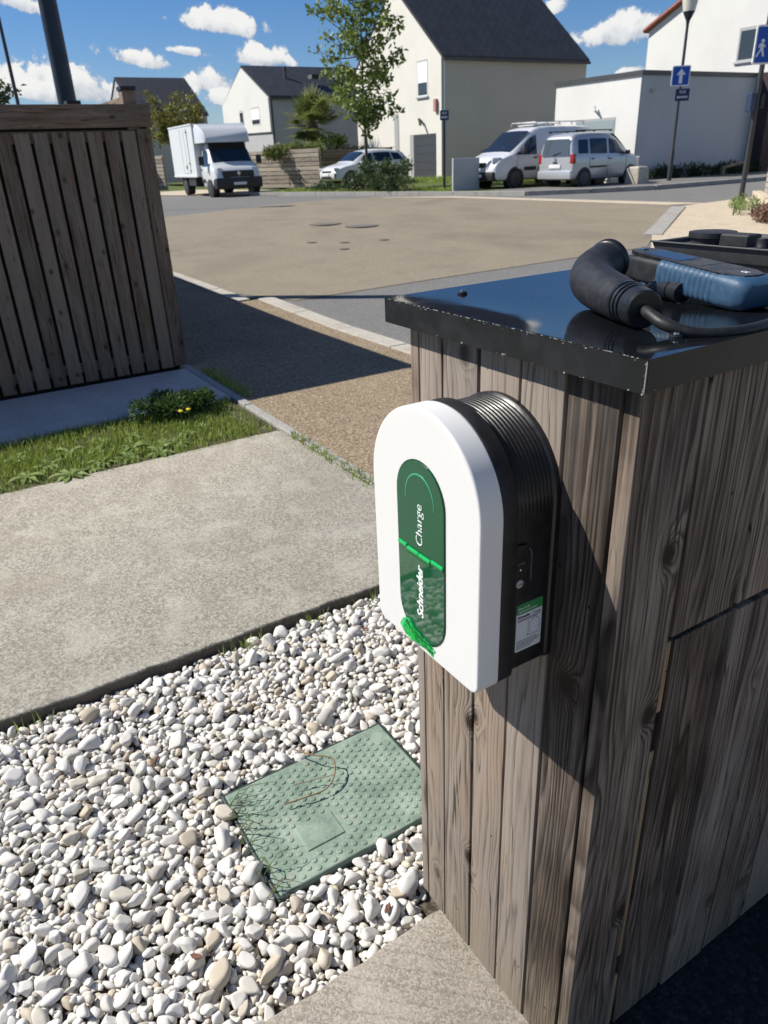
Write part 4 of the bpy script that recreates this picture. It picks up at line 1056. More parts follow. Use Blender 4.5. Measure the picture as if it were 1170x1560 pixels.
ZP = (-9.955, 15.03); z = zf(*ZP)
t = thing('sign_post', 'dark steel post standing in the beige pavement at the right', 'post', (*ZP, z))
pole(ZP[0], ZP[1], [(z, .055), (z+1.0, .053), (z+1.9, .05), (z+3.9, .048)]).obj('shaft', POLEG, t, smooth=60)
F = sign_frame(ZP[0]+.13, ZP[1]-.06, z+2.95, .90, -.44)
t = thing('zone_sign', 'blue shared zone sign with walker and speed limit circle, at the right edge', 'road sign', (ZP[0]+.13, ZP[1]-.06, z+2.95))
flat(B(), rrect(.72, .66, .04), F, .06, .09).obj('sign_plate', SIGNW, t)
flat(B(), rrect(.66, .60, .025), F, .09, .096).obj('blue_field', SIGNB, t)
b = B()
def mk(poly): flat(b, poly, F, .096, .103)
def mv(pts, dx, dy, k=1): return [(x*k+dx, y*k+dy) for x, y in pts]
circ = lambda r, n=14: [(r*math.cos(2*PI*i/n), r*math.sin(2*PI*i/n)) for i in range(n)]
wx, wy, wk = -.215, -.07, .82
mk(mv(circ(.033), wx+.008, wy+.138)); mk(mv([(-.04, .12), (.035, .12), (.04, .0), (-.03, .0)], wx, wy, wk))
mk(mv([(.02, .12), (.09, .055), (.08, .03), (.02, .07)], wx, wy, wk)); mk(mv([(-.04, .12), (-.07, .10), (-.085, .03), (-.065, .02), (-.04, .07)], wx, wy, wk))
mk(mv([(.0, .005), (.04, .005), (.085, -.15), (.05, -.16), (.0, -.03)], wx, wy, wk)); mk(mv([(-.03, .005), (.012, .005), (-.05, -.09), (-.10, -.17), (-.13, -.155), (-.07, -.06)], wx, wy, wk))
b.obj('walker_mark', SIGNW, t)
b = B(); mk(mv([(-.07, -.045), (.07, -.045), (.07, .0), (.05, .012), (.035, .05), (-.035, .05), (-.05, .012), (-.07, 0)], -.05, .20)); b.obj('car_mark', SIGNW, t)
b = B()
for cx_ in (.07, .19): mk(mv(circ(.045), cx_, .11))
mk([(.07, .11), (.12, .19), (.14, .18), (.19, .12), (.17, .10), (.12, .15), (.09, .10)]); mk(mv(circ(.025), .14, .225)); b.obj('cyclist_mark', SIGNW, t)
flat(B(), mv(circ(.115, 24), .16, -.13), F, .096, .102).obj('limit_ring', SIGNR, t)
flat(B(), mv(circ(.088, 24), .16, -.13), F, .102, .106).obj('limit_field', SIGNW, t)
text('lettering', '20', .13, SIGNK, t, Matrix.Translation(-t.location) @ F @ Matrix.Translation((.16, -.13, .108)), bold=.002, extrude=.001)
t = thing('signal_box', 'pair of small dark boxes clamped on the post below the zone sign', 'box', (ZP[0], ZP[1], z+1.95))
B().box((ZP[0]-.10, ZP[1]-.22, z+1.80), (ZP[0]+.04, ZP[1]-.07, z+2.14), bevel=.01).obj('blue_box', mat('blue_box_paint', color=(.012, .03, .075), rough=.5), t)
B().box((ZP[0]-.06, ZP[1]+.07, z+1.86), (ZP[0]+.06, ZP[1]+.19, z+2.12), bevel=.01).obj('black_box', PLASTM, t)
B().box((ZP[0]-.02, ZP[1]-.08, z+2.08), (ZP[0]+.02, ZP[1]+.08, z+2.11)).box((ZP[0]-.02, ZP[1]-.08, z+1.86), (ZP[0]+.02, ZP[1]+.08, z+1.89)).obj('bracket', CHROME, t)

# ------------------------------------------------------------------ vehicles
class Body:
    """stations (x, z_floor, z_shoulder, z_top, half widths floor / shoulder / roof), rear to front"""
    def __init__(s, st): s.st = st
    def at(s, x):
        st = s.st
        if x <= st[0][0]: return st[0]
        for a, b in zip(st[:-1], st[1:]):
            if x <= b[0]: t = (x-a[0])/(b[0]-a[0]); return tuple(p+(q-p)*t for p, q in zip(a, b))
        return st[-1]
    def half(s, S):
        x, zb, zs, zt, wb, ws, wt = S
        h = zt-zs
        return [(0, zb), (wb*.8, zb), (wb*.97, zb+.05), (wb, zb+.16), (ws*1.0, zb+(zs-zb)*.72), (ws*.985, zs-.01), (ws*.965, zs+min(.03, h*.2)), (wt+(ws*.965-wt)*.12, zt-h*.18-.012), (wt*.93, zt-.012), (wt*.6, zt+.008), (0, zt+.015)]
    def mesh(s):
        rings = []
        for S in s.st:
            H = s.half(S); rings.append([(S[0], y, z) for y, z in H]+[(S[0], -y, z) for y, z in reversed(H[1:-1])])
        return B().loft(rings)
    def side(s, x, v, sgn, out=.012):
        S = s.at(x); H = s.half(S); a, c = H[6], H[7]
        return (x, sgn*(a[0]+(c[0]-a[0])*v+out), a[1]+(c[1]-a[1])*v)
    def low(s, x, z, sgn, out=.01):
        S = s.at(x); H = s.half(S); y = H[3][0]
        for a, c in zip(H[3:7], H[4:8]):
            if a[1] <= z <= c[1]+1e-6: y = a[0]+(c[0]-a[0])*((z-a[1])/max(1e-6, c[1]-a[1])); break
        return (x, sgn*(y+out), z)
    def glass(s, b, sgn, lo, hi, v0=.06, v1=.94, n=7):
        rows = []
        for k in range(n):
            t = k/(n-1); xl = lo[0]+(lo[1]-lo[0])*t; xh = hi[0]+(hi[1]-hi[0])*t
            rows.append([s.side(xl+(xh-xl)*q, v0+(v1-v0)*q, sgn) for q in (0, .5, 1)])
        return b.grid(rows)
    def screen(s, b, xa, xb, k0=.9, k1=.9, n=6, out=.016):
        rows = []
        for i in range(n):
            t = i/(n-1); x = xa+(xb-xa)*t; S = s.at(x); w = S[6]*(k0+(k1-k0)*t)
            rows.append([(x, w*q, S[3]+out+.014*(1-q*q)-.012*abs(q)) for q in (-1, -.6, -.2, .2, .6, 1)])
        return b.grid(rows)
def wheel(t, x, y, r, w, rimmat, spokes=5):
    s = 1 if y > 0 else -1
    wd = thing('wheel', None, None, (0, 0, 0))
    bpy.data.objects.remove(wd)
    ty = B().tube([(x, y-s*w, r), (x, y-s*.01, r), (x, y, r), (x, y+s*.001, r)], [r*.97, r, r*.94, r*.72], 28).obj('wheel', TYRE, t, local=True, smooth=40)
    b = B(); b.tube([(x, y-s*.02, r), (x, y+s*.006, r)], [r*.16, r*.14], 14)
    b.tube([(x, y+s*(.002), r), (x, y+s*.008, r)], [r*.72, r*.66], 24)
    b.obj('hub', RIMK, ty, local=True, smooth=40)
    b = B()
    for k in range(spokes):
        a = 2*PI*k/spokes+.3; ca, sa = math.cos(a), math.sin(a); px, pz = -sa, ca; hw = .13*r
        q = [(x+ca*r*.1+px*hw, r+sa*r*.1+pz*hw), (x+ca*r*.66+px*hw*.7, r+sa*r*.66+pz*hw*.7), (x+ca*r*.66-px*hw*.7, r+sa*r*.66-pz*hw*.7), (x+ca*r*.1-px*hw, r+sa*r*.1-pz*hw)]
        b.loft([[(u, y+s*.006, v) for u, v in q], [(u, y+s*.016, v) for u, v in q]])
    b.obj('spokes', rimmat, ty, local=True)
    return ty
def wheels(t, bd, xs, r, track, rimmat, spokes=5):
    for x in xs:
        for s in (1, -1):
            ya = abs(bd.low(x, .5, 1)[1])
            B().tube([(x, s*(ya-.25), r+.01), (x, s*(ya-.003), r+.01)], [r*1.17, r*1.17], 28).obj('wheel_arch', TRIM, t, local=True)
            wheel(t, x, s*(ya+.004), r, .2, rimmat, spokes)
def lb_box(t, name, m, c, s, rz=0, bev=.015):
    mt = Matrix.Translation(c) @ Matrix.Rotation(rz, 4, 'Z')
    return B().box((-s[0]/2, -s[1]/2, -s[2]/2), (s[0]/2, s[1]/2, s[2]/2), mtx=mt, bevel=bev, seg=2).obj(name, m, t, local=True, smooth=45)
def strip(t, name, m, bd, sgn, x0, x1, z0, z1, out=.012, n=6):
    rows = [[bd.low(x0+(x1-x0)*i/(n-1), z, sgn, out) for z in (z0, z1)] for i in range(n)]
    return B().grid(rows).obj(name, m, t, local=True)
def seam(t, bd, sgn, pts, w=.008):
    b = B(); P = [bd.low(x, z, sgn, .004) for x, z in pts]; b.tube(P, w, 4); return b.obj('door_seam', TRIM, t, local=True)

def make_suv(x, y, z, rz):
    t = thing('parked_car', 'white crossover parked by the cream house behind the flowering bush', 'car', (x, y, z), rz)
    bd = Body([(-2.10, .52, .82, .95, .60, .70, .60), (-2.06, .36, .92, 1.14, .76, .82, .66), (-1.86, .30, 1.00, 1.36, .86, .885, .64), (-1.55, .27, 1.02, 1.50, .88, .90, .61), (-1.0, .25, 1.01, 1.555, .89, .905, .61), (-.3, .25, .98, 1.57, .89, .905, .62), (.2, .25, .96, 1.535, .89, .90, .62),
                (.55, .25, .95, 1.40, .89, .90, .63), (.98, .25, .94, 1.13, .89, .895, .69), (1.12, .25, .92, 1.02, .89, .89, .74), (1.55, .26, .88, .96, .88, .87, .70), (1.88, .28, .78, .87, .85, .83, .64), (2.04, .34, .66, .74, .76, .74, .58), (2.10, .42, .58, .62, .62, .62, .52)])
    bd.mesh().obj('body', CARW, t, local=True, smooth=50, subsurf=1)
    for s in (1, -1):
        b = B(); bd.glass(b, s, (-.02, .85), (.02, .42)); b.obj('side_window', CARG, t, local=True)
        b = B(); bd.glass(b, s, (-1.05, -.10), (-1.0, -.06)); b.obj('side_window', CARG, t, local=True)
        b = B(); bd.glass(b, s, (-1.72, -1.12), (-1.50, -1.07), .12, .9); b.obj('side_window', CARG, t, local=True)
        strip(t, 'sill_trim', TRIM, bd, s, -1.0, 1.0, .28, .40)
        lb_box(t, 'mirror', CARW, (.72, s*.98, 1.02), (.14, .18, .13), 0, .04)
        lb_box(t, 'headlight', LAMPC, (1.90, s*.62, .78), (.22, .34, .13), -s*.5, .03)
        lb_box(t, 'fog_recess', TRIM, (2.0, s*.66, .52), (.10, .18, .16), -s*.35, .02)
        lb_box(t, 'tail_light', LAMPR, (-2.0, s*.70, .98), (.12, .22, .22), s*.3, .03)
        lb_box(t, 'roof_rail', TRIM, (-.6, s*.60, 1.60), (1.5, .03, .03), 0, .01)
        seam(t, bd, s, [(-.06, .35), (-.06, .9)]); seam(t, bd, s, [(.95, .45), (.90, .9)])
        lb_box(t, 'door_handle', CARW, (.10, s*.905, .90), (.16, .03, .03)); lb_box(t, 'door_handle', CARW, (-.85, s*.905, .92), (.16, .03, .03))
    b = B(); bd.screen(b, .40, 1.03, .92, .93); b.obj('windscreen', CARG, t, local=True)
    b = B(); bd.screen(b, -1.95, -1.62, .85, .85); b.obj('rear_window', CARG, t, local=True)
    lb_box(t, 'grille', TRIM, (2.06, 0, .68), (.06, .80, .09), 0, .02); lb_box(t, 'lower_grille', TRIM, (2.08, 0, .44), (.06, .9, .12), 0, .02)
    lb_box(t, 'number_plate', PLATE, (2.115, 0, .56), (.02, .5, .11), 0, .004)
    wheels(t, bd, (1.28, -1.28), .335, 0, RIM)
    return t
def make_wagon(x, y, z, rz):
    t = thing('parked_car', 'small silver tall estate car parked rear first beside the stone block', 'car', (x, y, z), rz)
    bd = Body([(-1.76, .42, .88, .98, .68, .74, .66), (-1.73, .30, .95, 1.30, .77, .79, .67), (-1.66, .26, .97, 1.58, .785, .80, .62), (-1.50, .24, .97, 1.655, .79, .81, .62), (-.8, .22, .96, 1.685, .79, .81, .63), (0, .22, .95, 1.68, .79, .81, .63), (.35, .22, .94, 1.60, .79, .81, .635),
                (.70, .22, .94, 1.34, .79, .805, .66), (.98, .22, .95, 1.09, .79, .80, .69), (1.10, .22, .93, 1.03, .79, .795, .70), (1.45, .24, .88, .95, .78, .77, .68), (1.66, .30, .74, .82, .74, .72, .62), (1.75, .40, .58, .64, .62, .62, .55)])
    bd.mesh().obj('body', CARS, t, local=True, smooth=50, subsurf=1)
    for s in (1, -1):
        b = B(); bd.glass(b, s, (-.02, .80), (.02, .36), .08, .9); b.obj('side_window', mat('pale_car_glass', color=(.16, .18, .19), rough=.06, spec=.8) if s == 1 else CARG, t, local=True)
        b = B(); bd.glass(b, s, (-.92, -.12), (-.90, -.10), .08, .9); b.obj('side_window', CARG, t, local=True)
        b = B(); bd.glass(b, s, (-1.48, -1.02), (-1.42, -1.0), .10, .88); b.obj('side_window', CARG, t, local=True)
        lb_box(t, 'roof_rail', TRIM, (-.65, s*.60, 1.735), (1.75, .035, .035), 0, .012)
        for xx in (-1.45, -.65, .15): lb_box(t, 'rail_foot', TRIM, (xx, s*.60, 1.71), (.10, .03, .05), 0, .01)
        strip(t, 'side_moulding', TRIM, bd, s, -.95, -.12, .60, .66); strip(t, 'side_moulding', TRIM, bd, s, -.02, .0, .60, .66)
        lb_box(t, 'tail_light', LAMPR, (-1.68, s*.72, .90), (.14, .17, .30), 0, .03)
        lb_box(t, 'mirror', TRIM, (.78, s*.88, 1.03), (.10, .16, .13), 0, .03)
        lb_box(t, 'headlight', LAMPC, (1.60, s*.58, .80), (.18, .26, .16), -s*.4, .03)
        seam(t, bd, s, [(-.08, .32), (-.08, .94)]); seam(t, bd, s, [(.86, .5), (.84, .92)]); seam(t, bd, s, [(-.95, .6), (-.97, .94)])
        lb_box(t, 'door_handle', TRIM, (.02, s*.815, .86), (.14, .03, .035)); lb_box(t, 'door_handle', TRIM, (-.82, s*.815, .88), (.14, .03, .035))
    b = B(); bd.screen(b, .30, .99, .92, .93); b.obj('windscreen', CARG, t, local=True)
    # upright rear window
    rows = [[(-1.785+.085*v, q*(.62-.05*v), 1.00+.50*v) for q in (-1, -.5, 0, .5, 1)] for v in (0, .5, 1)]
    B().grid(rows).obj('rear_window', mat('rear_glass', color=(.07, .085, .095), rough=.05, spec=.8), t, local=True)
    lb_box(t, 'rear_bumper', CARS, (-1.74, 0, .42), (.16, 1.54, .26), 0, .05); lb_box(t, 'number_plate', PLATE, (-1.775, 0, .68), (.02, .52, .11), 0, .004)
    lb_box(t, 'tailgate_handle', TRIM, (-1.772, 0, .80), (.02, .18, .05), 0, .01)
    B().tube([(-1.77, 0, .90), (-1.785, 0, .90)], .05, 14).obj('badge', RIM, t, local=True)
    B().tube([(-1.80, .1, 1.02), (-1.775, -.25, 1.10)], .012, 6).obj('wiper', TRIM, t, local=True)
    wheels(t, bd, (1.12, -1.18), .29, 0, RIMK)
    return t
def make_van(x, y, z, rz):
    t = thing('parked_van', 'white panel van with black bumper and roof rack beside the cream house', 'van', (x, y, z), rz)
    bd = Body([(-2.42, .40, 1.00, 1.75, .80, .84, .72), (-2.38, .32, 1.05, 1.90, .88, .91, .74), (-2.2, .28, 1.08, 1.955, .91, .94, .75), (-1.0, .26, 1.08, 1.98, .92, .95, .76), (0, .26, 1.08, 1.975, .92, .95, .76), (.50, .26, 1.07, 1.93, .92, .95, .75), (.80, .26, 1.06, 1.78, .92, .95, .74),
                (1.25, .26, 1.06, 1.42, .92, .945, .76), (1.62, .26, 1.08, 1.20, .92, .935, .78), (1.78, .26, 1.05, 1.13, .92, .93, .78), (2.10, .26, .98, 1.05, .91, .90, .74), (2.28, .28, .85, .93, .88, .86, .68), (2.38, .32, .66, .76, .80, .78, .60), (2.43, .38, .52, .58, .66, .66, .52)])
    bd.mesh().obj('body', CARW, t, local=True, smooth=50, subsurf=1)
    for s in (1, -1):
        b = B(); bd.glass(b, s, (.52, 1.55), (.50, .86), -.02, .9); b.obj('side_window', CARG, t, local=True)
        strip(t, 'side_moulding', TRIM, bd, s, .55, 1.12, .58, .70); strip(t, 'side_moulding', TRIM, bd, s, -2.0, .45, .58, .70)
        lb_box(t, 'mirror', TRIM, (1.28, s*1.06, 1.22), (.14, .22, .22), 0, .05)
        lb_box(t, 'headlight', LAMPC, (2.17, s*.66, .93), (.34, .30, .20), -s*.55, .05)
        seam(t, bd, s, [(.48, .34), (.48, 1.05)]); seam(t, bd, s, [(1.45, .7), (1.40, 1.04)]); seam(t, bd, s, [(-.8, .34), (-.8, 1.05)])
        lb_box(t, 'door_handle', TRIM, (.62, s*.955, .98), (.16, .03, .05))
        lb_box(t, 'tail_light', LAMPR, (-2.40, s*.80, 1.0), (.06, .14, .35), 0, .02)
        lb_box(t, 'fog_light', LAMPC, (2.40, s*.55, .40), (.06, .14, .12), -s*.3, .03)
    b = B(); bd.screen(b, .72, 1.66, .92, .95); b.obj('windscreen', CARG, t, local=True)
    lb_box(t, 'bumper', TRIM, (2.30, 0, .44), (.36, 1.62, .30), 0, .08); lb_box(t, 'grille', TRIM, (2.36, 0, .80), (.10, .62, .16), 0, .03)
    B().tube([(2.40, 0, .80), (2.425, 0, .80)], .075, 18).obj('badge', CHROME, t, local=True)
    lb_box(t, 'number_plate', PLATE, (2.49, 0, .46), (.02, .50, .11), 0, .004)
    B().tube([(1.62, .5, 1.24), (1.40, .05, 1.36)], .012, 6).obj('wiper', TRIM, t, local=True)
    b = B()
    for s in (1, -1): b.tube([(-2.1, s*.62, 2.10), (.35, s*.62, 2.10)], .018, 6)
    b.obj('rack_rail', CHROME, t, local=True)
    for xx in (-2.0, -1.4, -.8, -.2, .35):
        B().tube([(xx, -.66, 1.98), (xx, -.62, 2.10), (xx, .62, 2.10), (xx, .66, 1.98)], .018, 6).obj('rack_bar', CHROME, t, local=True)
    lb_box(t, 'roof_hatch', CARW, (-.2, 0, 2.01), (.9, .8, .04), 0, .015)
    wheels(t, bd, (1.50, -1.55), .33, 0, RIMK)
    return t
def make_truck(x, y, z, rz):
    t = thing('box_truck', 'white box truck with a black bumper parked by the plank fence', 'truck', (x, y, z), rz)
    # cab: x forward, front axle near 1.75
    bd = Body([(.78, .34, 1.18, 2.05, .86, .92, .74), (.85, .32, 1.20, 2.15, .90, .95, .76), (1.35, .30, 1.20, 2.16, .92, .96, .76), (1.52, .30, 1.20, 2.08, .92, .96, .76), (1.75, .30, 1.19, 1.78, .92, .96, .78), (2.05, .30, 1.20, 1.40, .92, .95, .80), (2.18, .30, 1.18, 1.28, .92, .94, .80), (2.45, .30, 1.08, 1.16, .92, .92, .78), (2.62, .32, .92, 1.00, .90, .88, .72), (2.72, .36, .70, .78, .82, .82, .62), (2.76, .42, .56, .60, .70, .70, .56)])
    bd.mesh().obj('cab', CARW, t, local=True, smooth=50, subsurf=1)
    for s in (1, -1):
        b = B(); bd.glass(b, s, (1.12, 2.02), (1.10, 1.62), -.05, .88); b.obj('side_window', CARG, t, local=True)
        lb_box(t, 'mirror', TRIM, (1.86, s*1.14, 1.42), (.12, .20, .34), 0, .04)
        lb_box(t, 'headlight', LAMPC, (2.46, s*.72, .98), (.26, .22, .30), -s*.45, .05)
        lb_box(t, 'fog_light', LAMPC, (2.74, s*.62, .50), (.05, .13, .10), 0, .03)
        strip(t, 'side_moulding', TRIM, bd, s, .9, 1.45, .55, .70)
        seam(t, bd, s, [(1.0, .40), (1.0, 1.15)]); seam(t, bd, s, [(1.95, .95), (1.98, 1.15)])
        lb_box(t, 'door_handle', TRIM, (1.12, s*.965, 1.08), (.16, .03, .05))
    b = B(); bd.screen(b, 1.46, 2.12, .94, .95); b.obj('windscreen', CARG, t, local=True)
    lb_box(t, 'bumper', TRIM, (2.56, 0, .52), (.50, 1.84, .46), 0, .12); lb_box(t, 'grille', TRIM, (2.66, 0, .86), (.14, 1.24, .30), 0, .06)
    B().prism([(0, .10), (.075, 0), (0, -.10), (-.075, 0)], .03, Matrix.Translation((2.74, 0, .90)) @ Matrix(((0, 0, 1, 0), (1, 0, 0, 0), (0, 1, 0, 0), (0, 0, 0, 1)))).obj('badge', CHROME, t, local=True)
    lb_box(t, 'number_plate', PLATE, (2.815, 0, .50), (.02, .50, .11), 0, .004)
    # box body
    bx = B().box((-3.0, -1.05, .80), (.72, 1.05, 2.88), bevel=.02, seg=1).obj('cargo_box', BOXW, t, local=True)
    for s in (1, -1):
        for x0, x1, z0, z1 in ((-3.0, .72, 2.84, 2.90), (-3.0, .72, .78, .86)):
            B().box((x0-.005, s*1.03, z0), (x1+.005, s*1.07, z1)).obj('edge_trim', BOXW, bx, local=True)
        B().box((-1.15, s*1.045, .95), (-.15, s*1.062, 2.74), bevel=.004).obj('side_door', BOXW, bx, local=True)
        for xx in (-1.17, -.58, -.14): B().box((xx-.012, s*1.05, .95), (xx+.012, s*1.068, 2.74)).obj('door_seam', SHUT, bx, local=True)
        for zz in (1.05, 1.35, 2.6): lb_box(bx, 'hinge', TRIM, (-.14, s*1.07, zz), (.10, .03, .05), 0, .005)
        lb_box(bx, 'latch', TRIM, (-.62, s*1.075, 1.20), (.08, .03, .16), 0, .005)
    # wind deflector over the cab
    rings = []
    for xx, zt_, w in ((.74, 2.86, 1.0), (1.15, 2.80, .98), (1.55, 2.58, .93), (1.74, 2.32, .88), (1.78, 2.22, .86)):
        zb = 2.12
        rings.append([(xx, -w, zb), (xx, w, zb), (xx, w*.99, zt_-.12), (xx, w*.93, zt_), (xx, -w*.93, zt_), (xx, -w*.99, zt_-.12)])
    B().loft(rings).obj('wind_deflector', CARW, t, local=True, smooth=40)
    B().box((-2.9, -.45, .50), (.9, .45, .70)).obj('chassis', TRIM, t, local=True)
    for s in (1, -1): B().box((-1.0, s*.60, .42), (.1, s*.98, .76)).obj('side_locker', TRIM, t, local=True)
    wheels(t, bd, (1.92,), .36, 0, RIMK)
    for s in (1, -1):
        wheel(t, -1.62, s*.98, .36, .3, RIMK)
        lb_box(t, 'mudguard', TRIM, (-1.62, s*.86, .77), (.85, .26, .04), 0, .01)
    return t
ZR = ZTOP
tk = make_truck(-33.3, 12.0, ZR, -0.055); tk.scale = (1.0, 1.09, .955)
make_suv(-32.45, 18.95, ZR, -PI/2+.03)
make_van(-21.9, 19.75, ZR+.02, -PI/2+.02)
make_wagon(-19.55, 20.5, ZR+.02, PI/2+.02)
o = B().loft([[(-18.25, 20.78, ZR), (-17.72, 20.83, ZR), (-17.70, 21.38, ZR), (-18.24, 21.36, ZR)], [(-18.22, 20.80, ZR+.55), (-17.75, 20.85, ZR+.56), (-17.74, 21.34, ZR+.54), (-18.20, 21.33, ZR+.55)], [(-18.17, 20.86, ZR+.60), (-17.80, 20.89, ZR+.61), (-17.79, 21.29, ZR+.60), (-18.15, 21.28, ZR+.60)]]).obj('stone_block', STONEB, bevel=.02); tag(o, 'pale squared stone block on the verge in front of the silver car', 'stone block')
# low white wall panels by the van
t = thing('low_wall', 'low pale panel wall standing in front of the cream house beside the van', 'wall', (-22.0, 16.3, ZR))
B().box((-21.83, 16.15, ZR-.05), (-21.75, 17.3, ZR+1.08), bevel=.01).obj('wall_panel', PALE_R, t)

# ------------------------------------------------------------------ houses
def gable_house(name, label, x0, x1, y0, y1, zb, ze, zr, wall, side_wall, ridge_along='y', over=.15, base=None):
    """gable ends face -Y and +Y; ridge runs along Y"""
    t = thing(name, label, 'house', ((x0+x1)/2, y0, zb)); xm = (x0+x1)/2
    g0 = [(x0, y0, zb), (x1, y0, zb), (x1, y0, ze), (xm, y0, zr), (x0, y0, ze)]
    g1 = [(a, y1, c) for a, b_, c in g0]
    B().loft([g0, g1]).obj('wall', wall, t)
    th = .16
    sl = (zr-ze)/((x1-x0)/2)
    rf = thing('roof', None, None); bpy.data.objects.remove(rf)
    roofs = []
    for s in (1, -1):
        xe = xm+s*((x1-x0)/2+over); zl_ = ze-sl*over
        b = B(); b.loft([[(xm, y0-.06, zr+.02), (xe, y0-.06, zl_+.02), (xe, y0-.06, zl_+.02+th), (xm, y0-.06, zr+.02+th)], [(xm, y1+.06, zr+.02), (xe, y1+.06, zl_+.02), (xe, y1+.06, zl_+.02+th), (xm, y1+.06, zr+.02+th)]])
        r = b.obj('roof', SLATE, t); roofs.append(r)
        B().box((xe-.02 if s > 0 else xe-.12, y0-.06, zl_-.06), (xe+.12 if s > 0 else xe+.02, y1+.06, zl_+.06)).obj('gutter', ZINC, t)
        B().cyl((x1+.05 if s > 0 else x0-.05, y0+.10, zb), (x1+.05 if s > 0 else x0-.05, y0+.10, zl_-.05), .045, 8).obj('downpipe', PVC if wall in (CREAM_SHADE_R, WHITE_R) else ZINC, t)
    return t
def window(t, face, a0, a1, z0, z1, plane, blind=0, frame=PVC, sill=True, deep=.16, glass=GLASSW, mullion=False):
    """face '-y' or '+x'; reveal drawn as a box sunk in the wall with frame, pane and sill"""
    def bx(b, u0, u1, d0, d1, w0, w1):
        if face == '-y': b.box((u0, plane-d1, w0), (u1, plane-d0, w1))
        else: b.box((plane+d0, u0, w0), (plane+d1, u1, w1))
        return b
    b = B(); e = .05
    bx(b, a0, a1, -.02, .004, z0, z1); w = b.obj('window', SHUT, t)
    b = B(); bx(b, a0+e, a1, .004, .008, z0, z1-e*1.5); b.obj('pane', glass, w)
    b = B()
    for u0, u1, w0, w1 in ((a0+e, a0+e*2, z0, z1-e*1.5), (a1-e, a1, z0, z1-e*1.5), (a0+e*2, a1-e, z0, z0+e), (a0+e*2, a1-e, z1-e*2.5, z1-e*1.5)): bx(b, u0, u1, .008, .02, w0, w1)
    if mullion: bx(b, (a0+a1)/2-.03, (a0+a1)/2+.03, .008, .022, z0+e, z1-e*2.5)
    b.obj('frame', frame, w)
    if blind:
        b = B(); bx(b, a0+e*2, a1-e, .009, .017, z1-(z1-z0)*blind, z1-e*2.5); b.obj('blind', BLINDW, w)
    if sill:
        b = B(); bx(b, a0-.06, a1+.06, .0, .09, z0-.08, z0); b.obj('sill', PALE_R, w)
    return w
# cream house in the middle
HX0, HX1, HY0, HY1 = -44.4, -35.5, 25.72, 36.3
t = gable_house('cream_house', 'tall cream rendered house with a steep slate roof and grey garage door', HX0, HX1, HY0+.05, HY1, 0, 6.15, 9.85, CREAM_SHADE_R, CREAM_R)
xm_ = (HX0+HX1)/2
B().loft([[(HX0-.01, y_, 0), (HX1+.01, y_, 0), (HX1+.01, y_, 6.13), (xm_, y_, 9.83), (HX0-.01, y_, 6.13)] for y_ in (HY0, HY0+.06)]).obj('gable_render', CREAM_R, t)  # true cream only on the sunlit gable, other walls carry painted shade
def recess(t, name, m, x0, x1, z0, z1, plane, frame=None):
    b = B(); b.box((x0, plane-.006, z0), (x1, plane+.02, z1)); return b.obj(name, m, t)
window(t, '-y', -37.72, -36.72, 4.45, 6.15, HY0, blind=.62)
w = recess(t, 'door_recess', SHUT, -38.55, -35.98, .35, 2.62, HY0)
for i in range(5): B().box((-38.15, HY0-.03, .37+i*.42), (-36.0, HY0-.006, .37+(i+1)*.42-.015)).obj('garage_panel', GARD, w)
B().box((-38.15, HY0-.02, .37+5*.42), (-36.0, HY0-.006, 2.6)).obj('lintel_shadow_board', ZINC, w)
w = recess(t, 'window', SHUT, -40.15, -39.65, .6, 3.75, HY0); B().box((-40.05, HY0-.02, .65), (-39.72, HY0-.006, 3.6)).obj('pane', SHUT, w)
w = recess(t, 'door', GARD, -41.15, -40.55, .4, 1.95, HY0); B().box((-40.66, HY0-.05, 1.0), (-40.62, HY0-.006, 1.3)).obj('handle', CHROME, w)
B().box((-43.9, HY0-.03, .4), (-41.15, HY0-.006, 1.95)).obj('porch_panel', mat('stone_panel', render_build((.50, .47, .41), .12), rough=.95), t)
B().tube([(-37.4, HY0, 3.25), (-37.25, HY0-.25, 3.35), (-37.05, HY0-.3, 3.05)], .07, 8).obj('outdoor_lamp', ZINC, t)
B().box((-36.05, HY0-.15, 3.65), (-35.8, HY0-.006, 4.25), bevel=.02).obj('alarm_box', mat('alarm_red', color=(.45, .22, .2), rough=.5), t)
# white house behind the truck
t = gable_house('white_house', 'white gabled house with grey ground floor behind the palm', -60.4, -52.0, 23.31, 36, 0, 5.50, 7.62, GREY_R, GREY_R)
B().loft([[(-60.55, 23.18, 3.55), (-51.95, 23.18, 3.42), (-51.95, 23.18, 5.48), (-56.2, 23.18, 7.62), (-60.55, 23.18, 5.48)], [(-60.55, 23.31, 3.55), (-51.95, 23.31, 3.42), (-51.95, 23.31, 5.48), (-56.2, 23.31, 7.62), (-60.55, 23.31, 5.48)]]).obj('gable_cladding', WHITE_R, t)
window(t, '-y', -57.3, -56.55, 3.95, 5.0, 23.18, sill=False); window(t, '-y', -55.1, -53.6, 3.95, 5.05, 23.18, blind=.7, sill=False)
B().box((-53.6, 27.2, 6.75), (-53.0, 27.9, 7.0)).obj('roof_light', GLASSW, t)
B().tube([(-54.4, 25.8, 6.6), (-54.4, 25.8, 7.6)], .12, 8).obj('flue', ZINC, t)
# far left house
t = gable_house('grey_house', 'distant grey house with dark roof seen past the enclosure corner', -70.5, -62.0, 16.9, 22.4, 0, 5.10, 7.75, GREY_R, GREY_R)
B().box((-70.4, 16.82, 1.5), (-62.1, 16.9, 5.0)).obj('gable_cladding', WHITE_R, t)
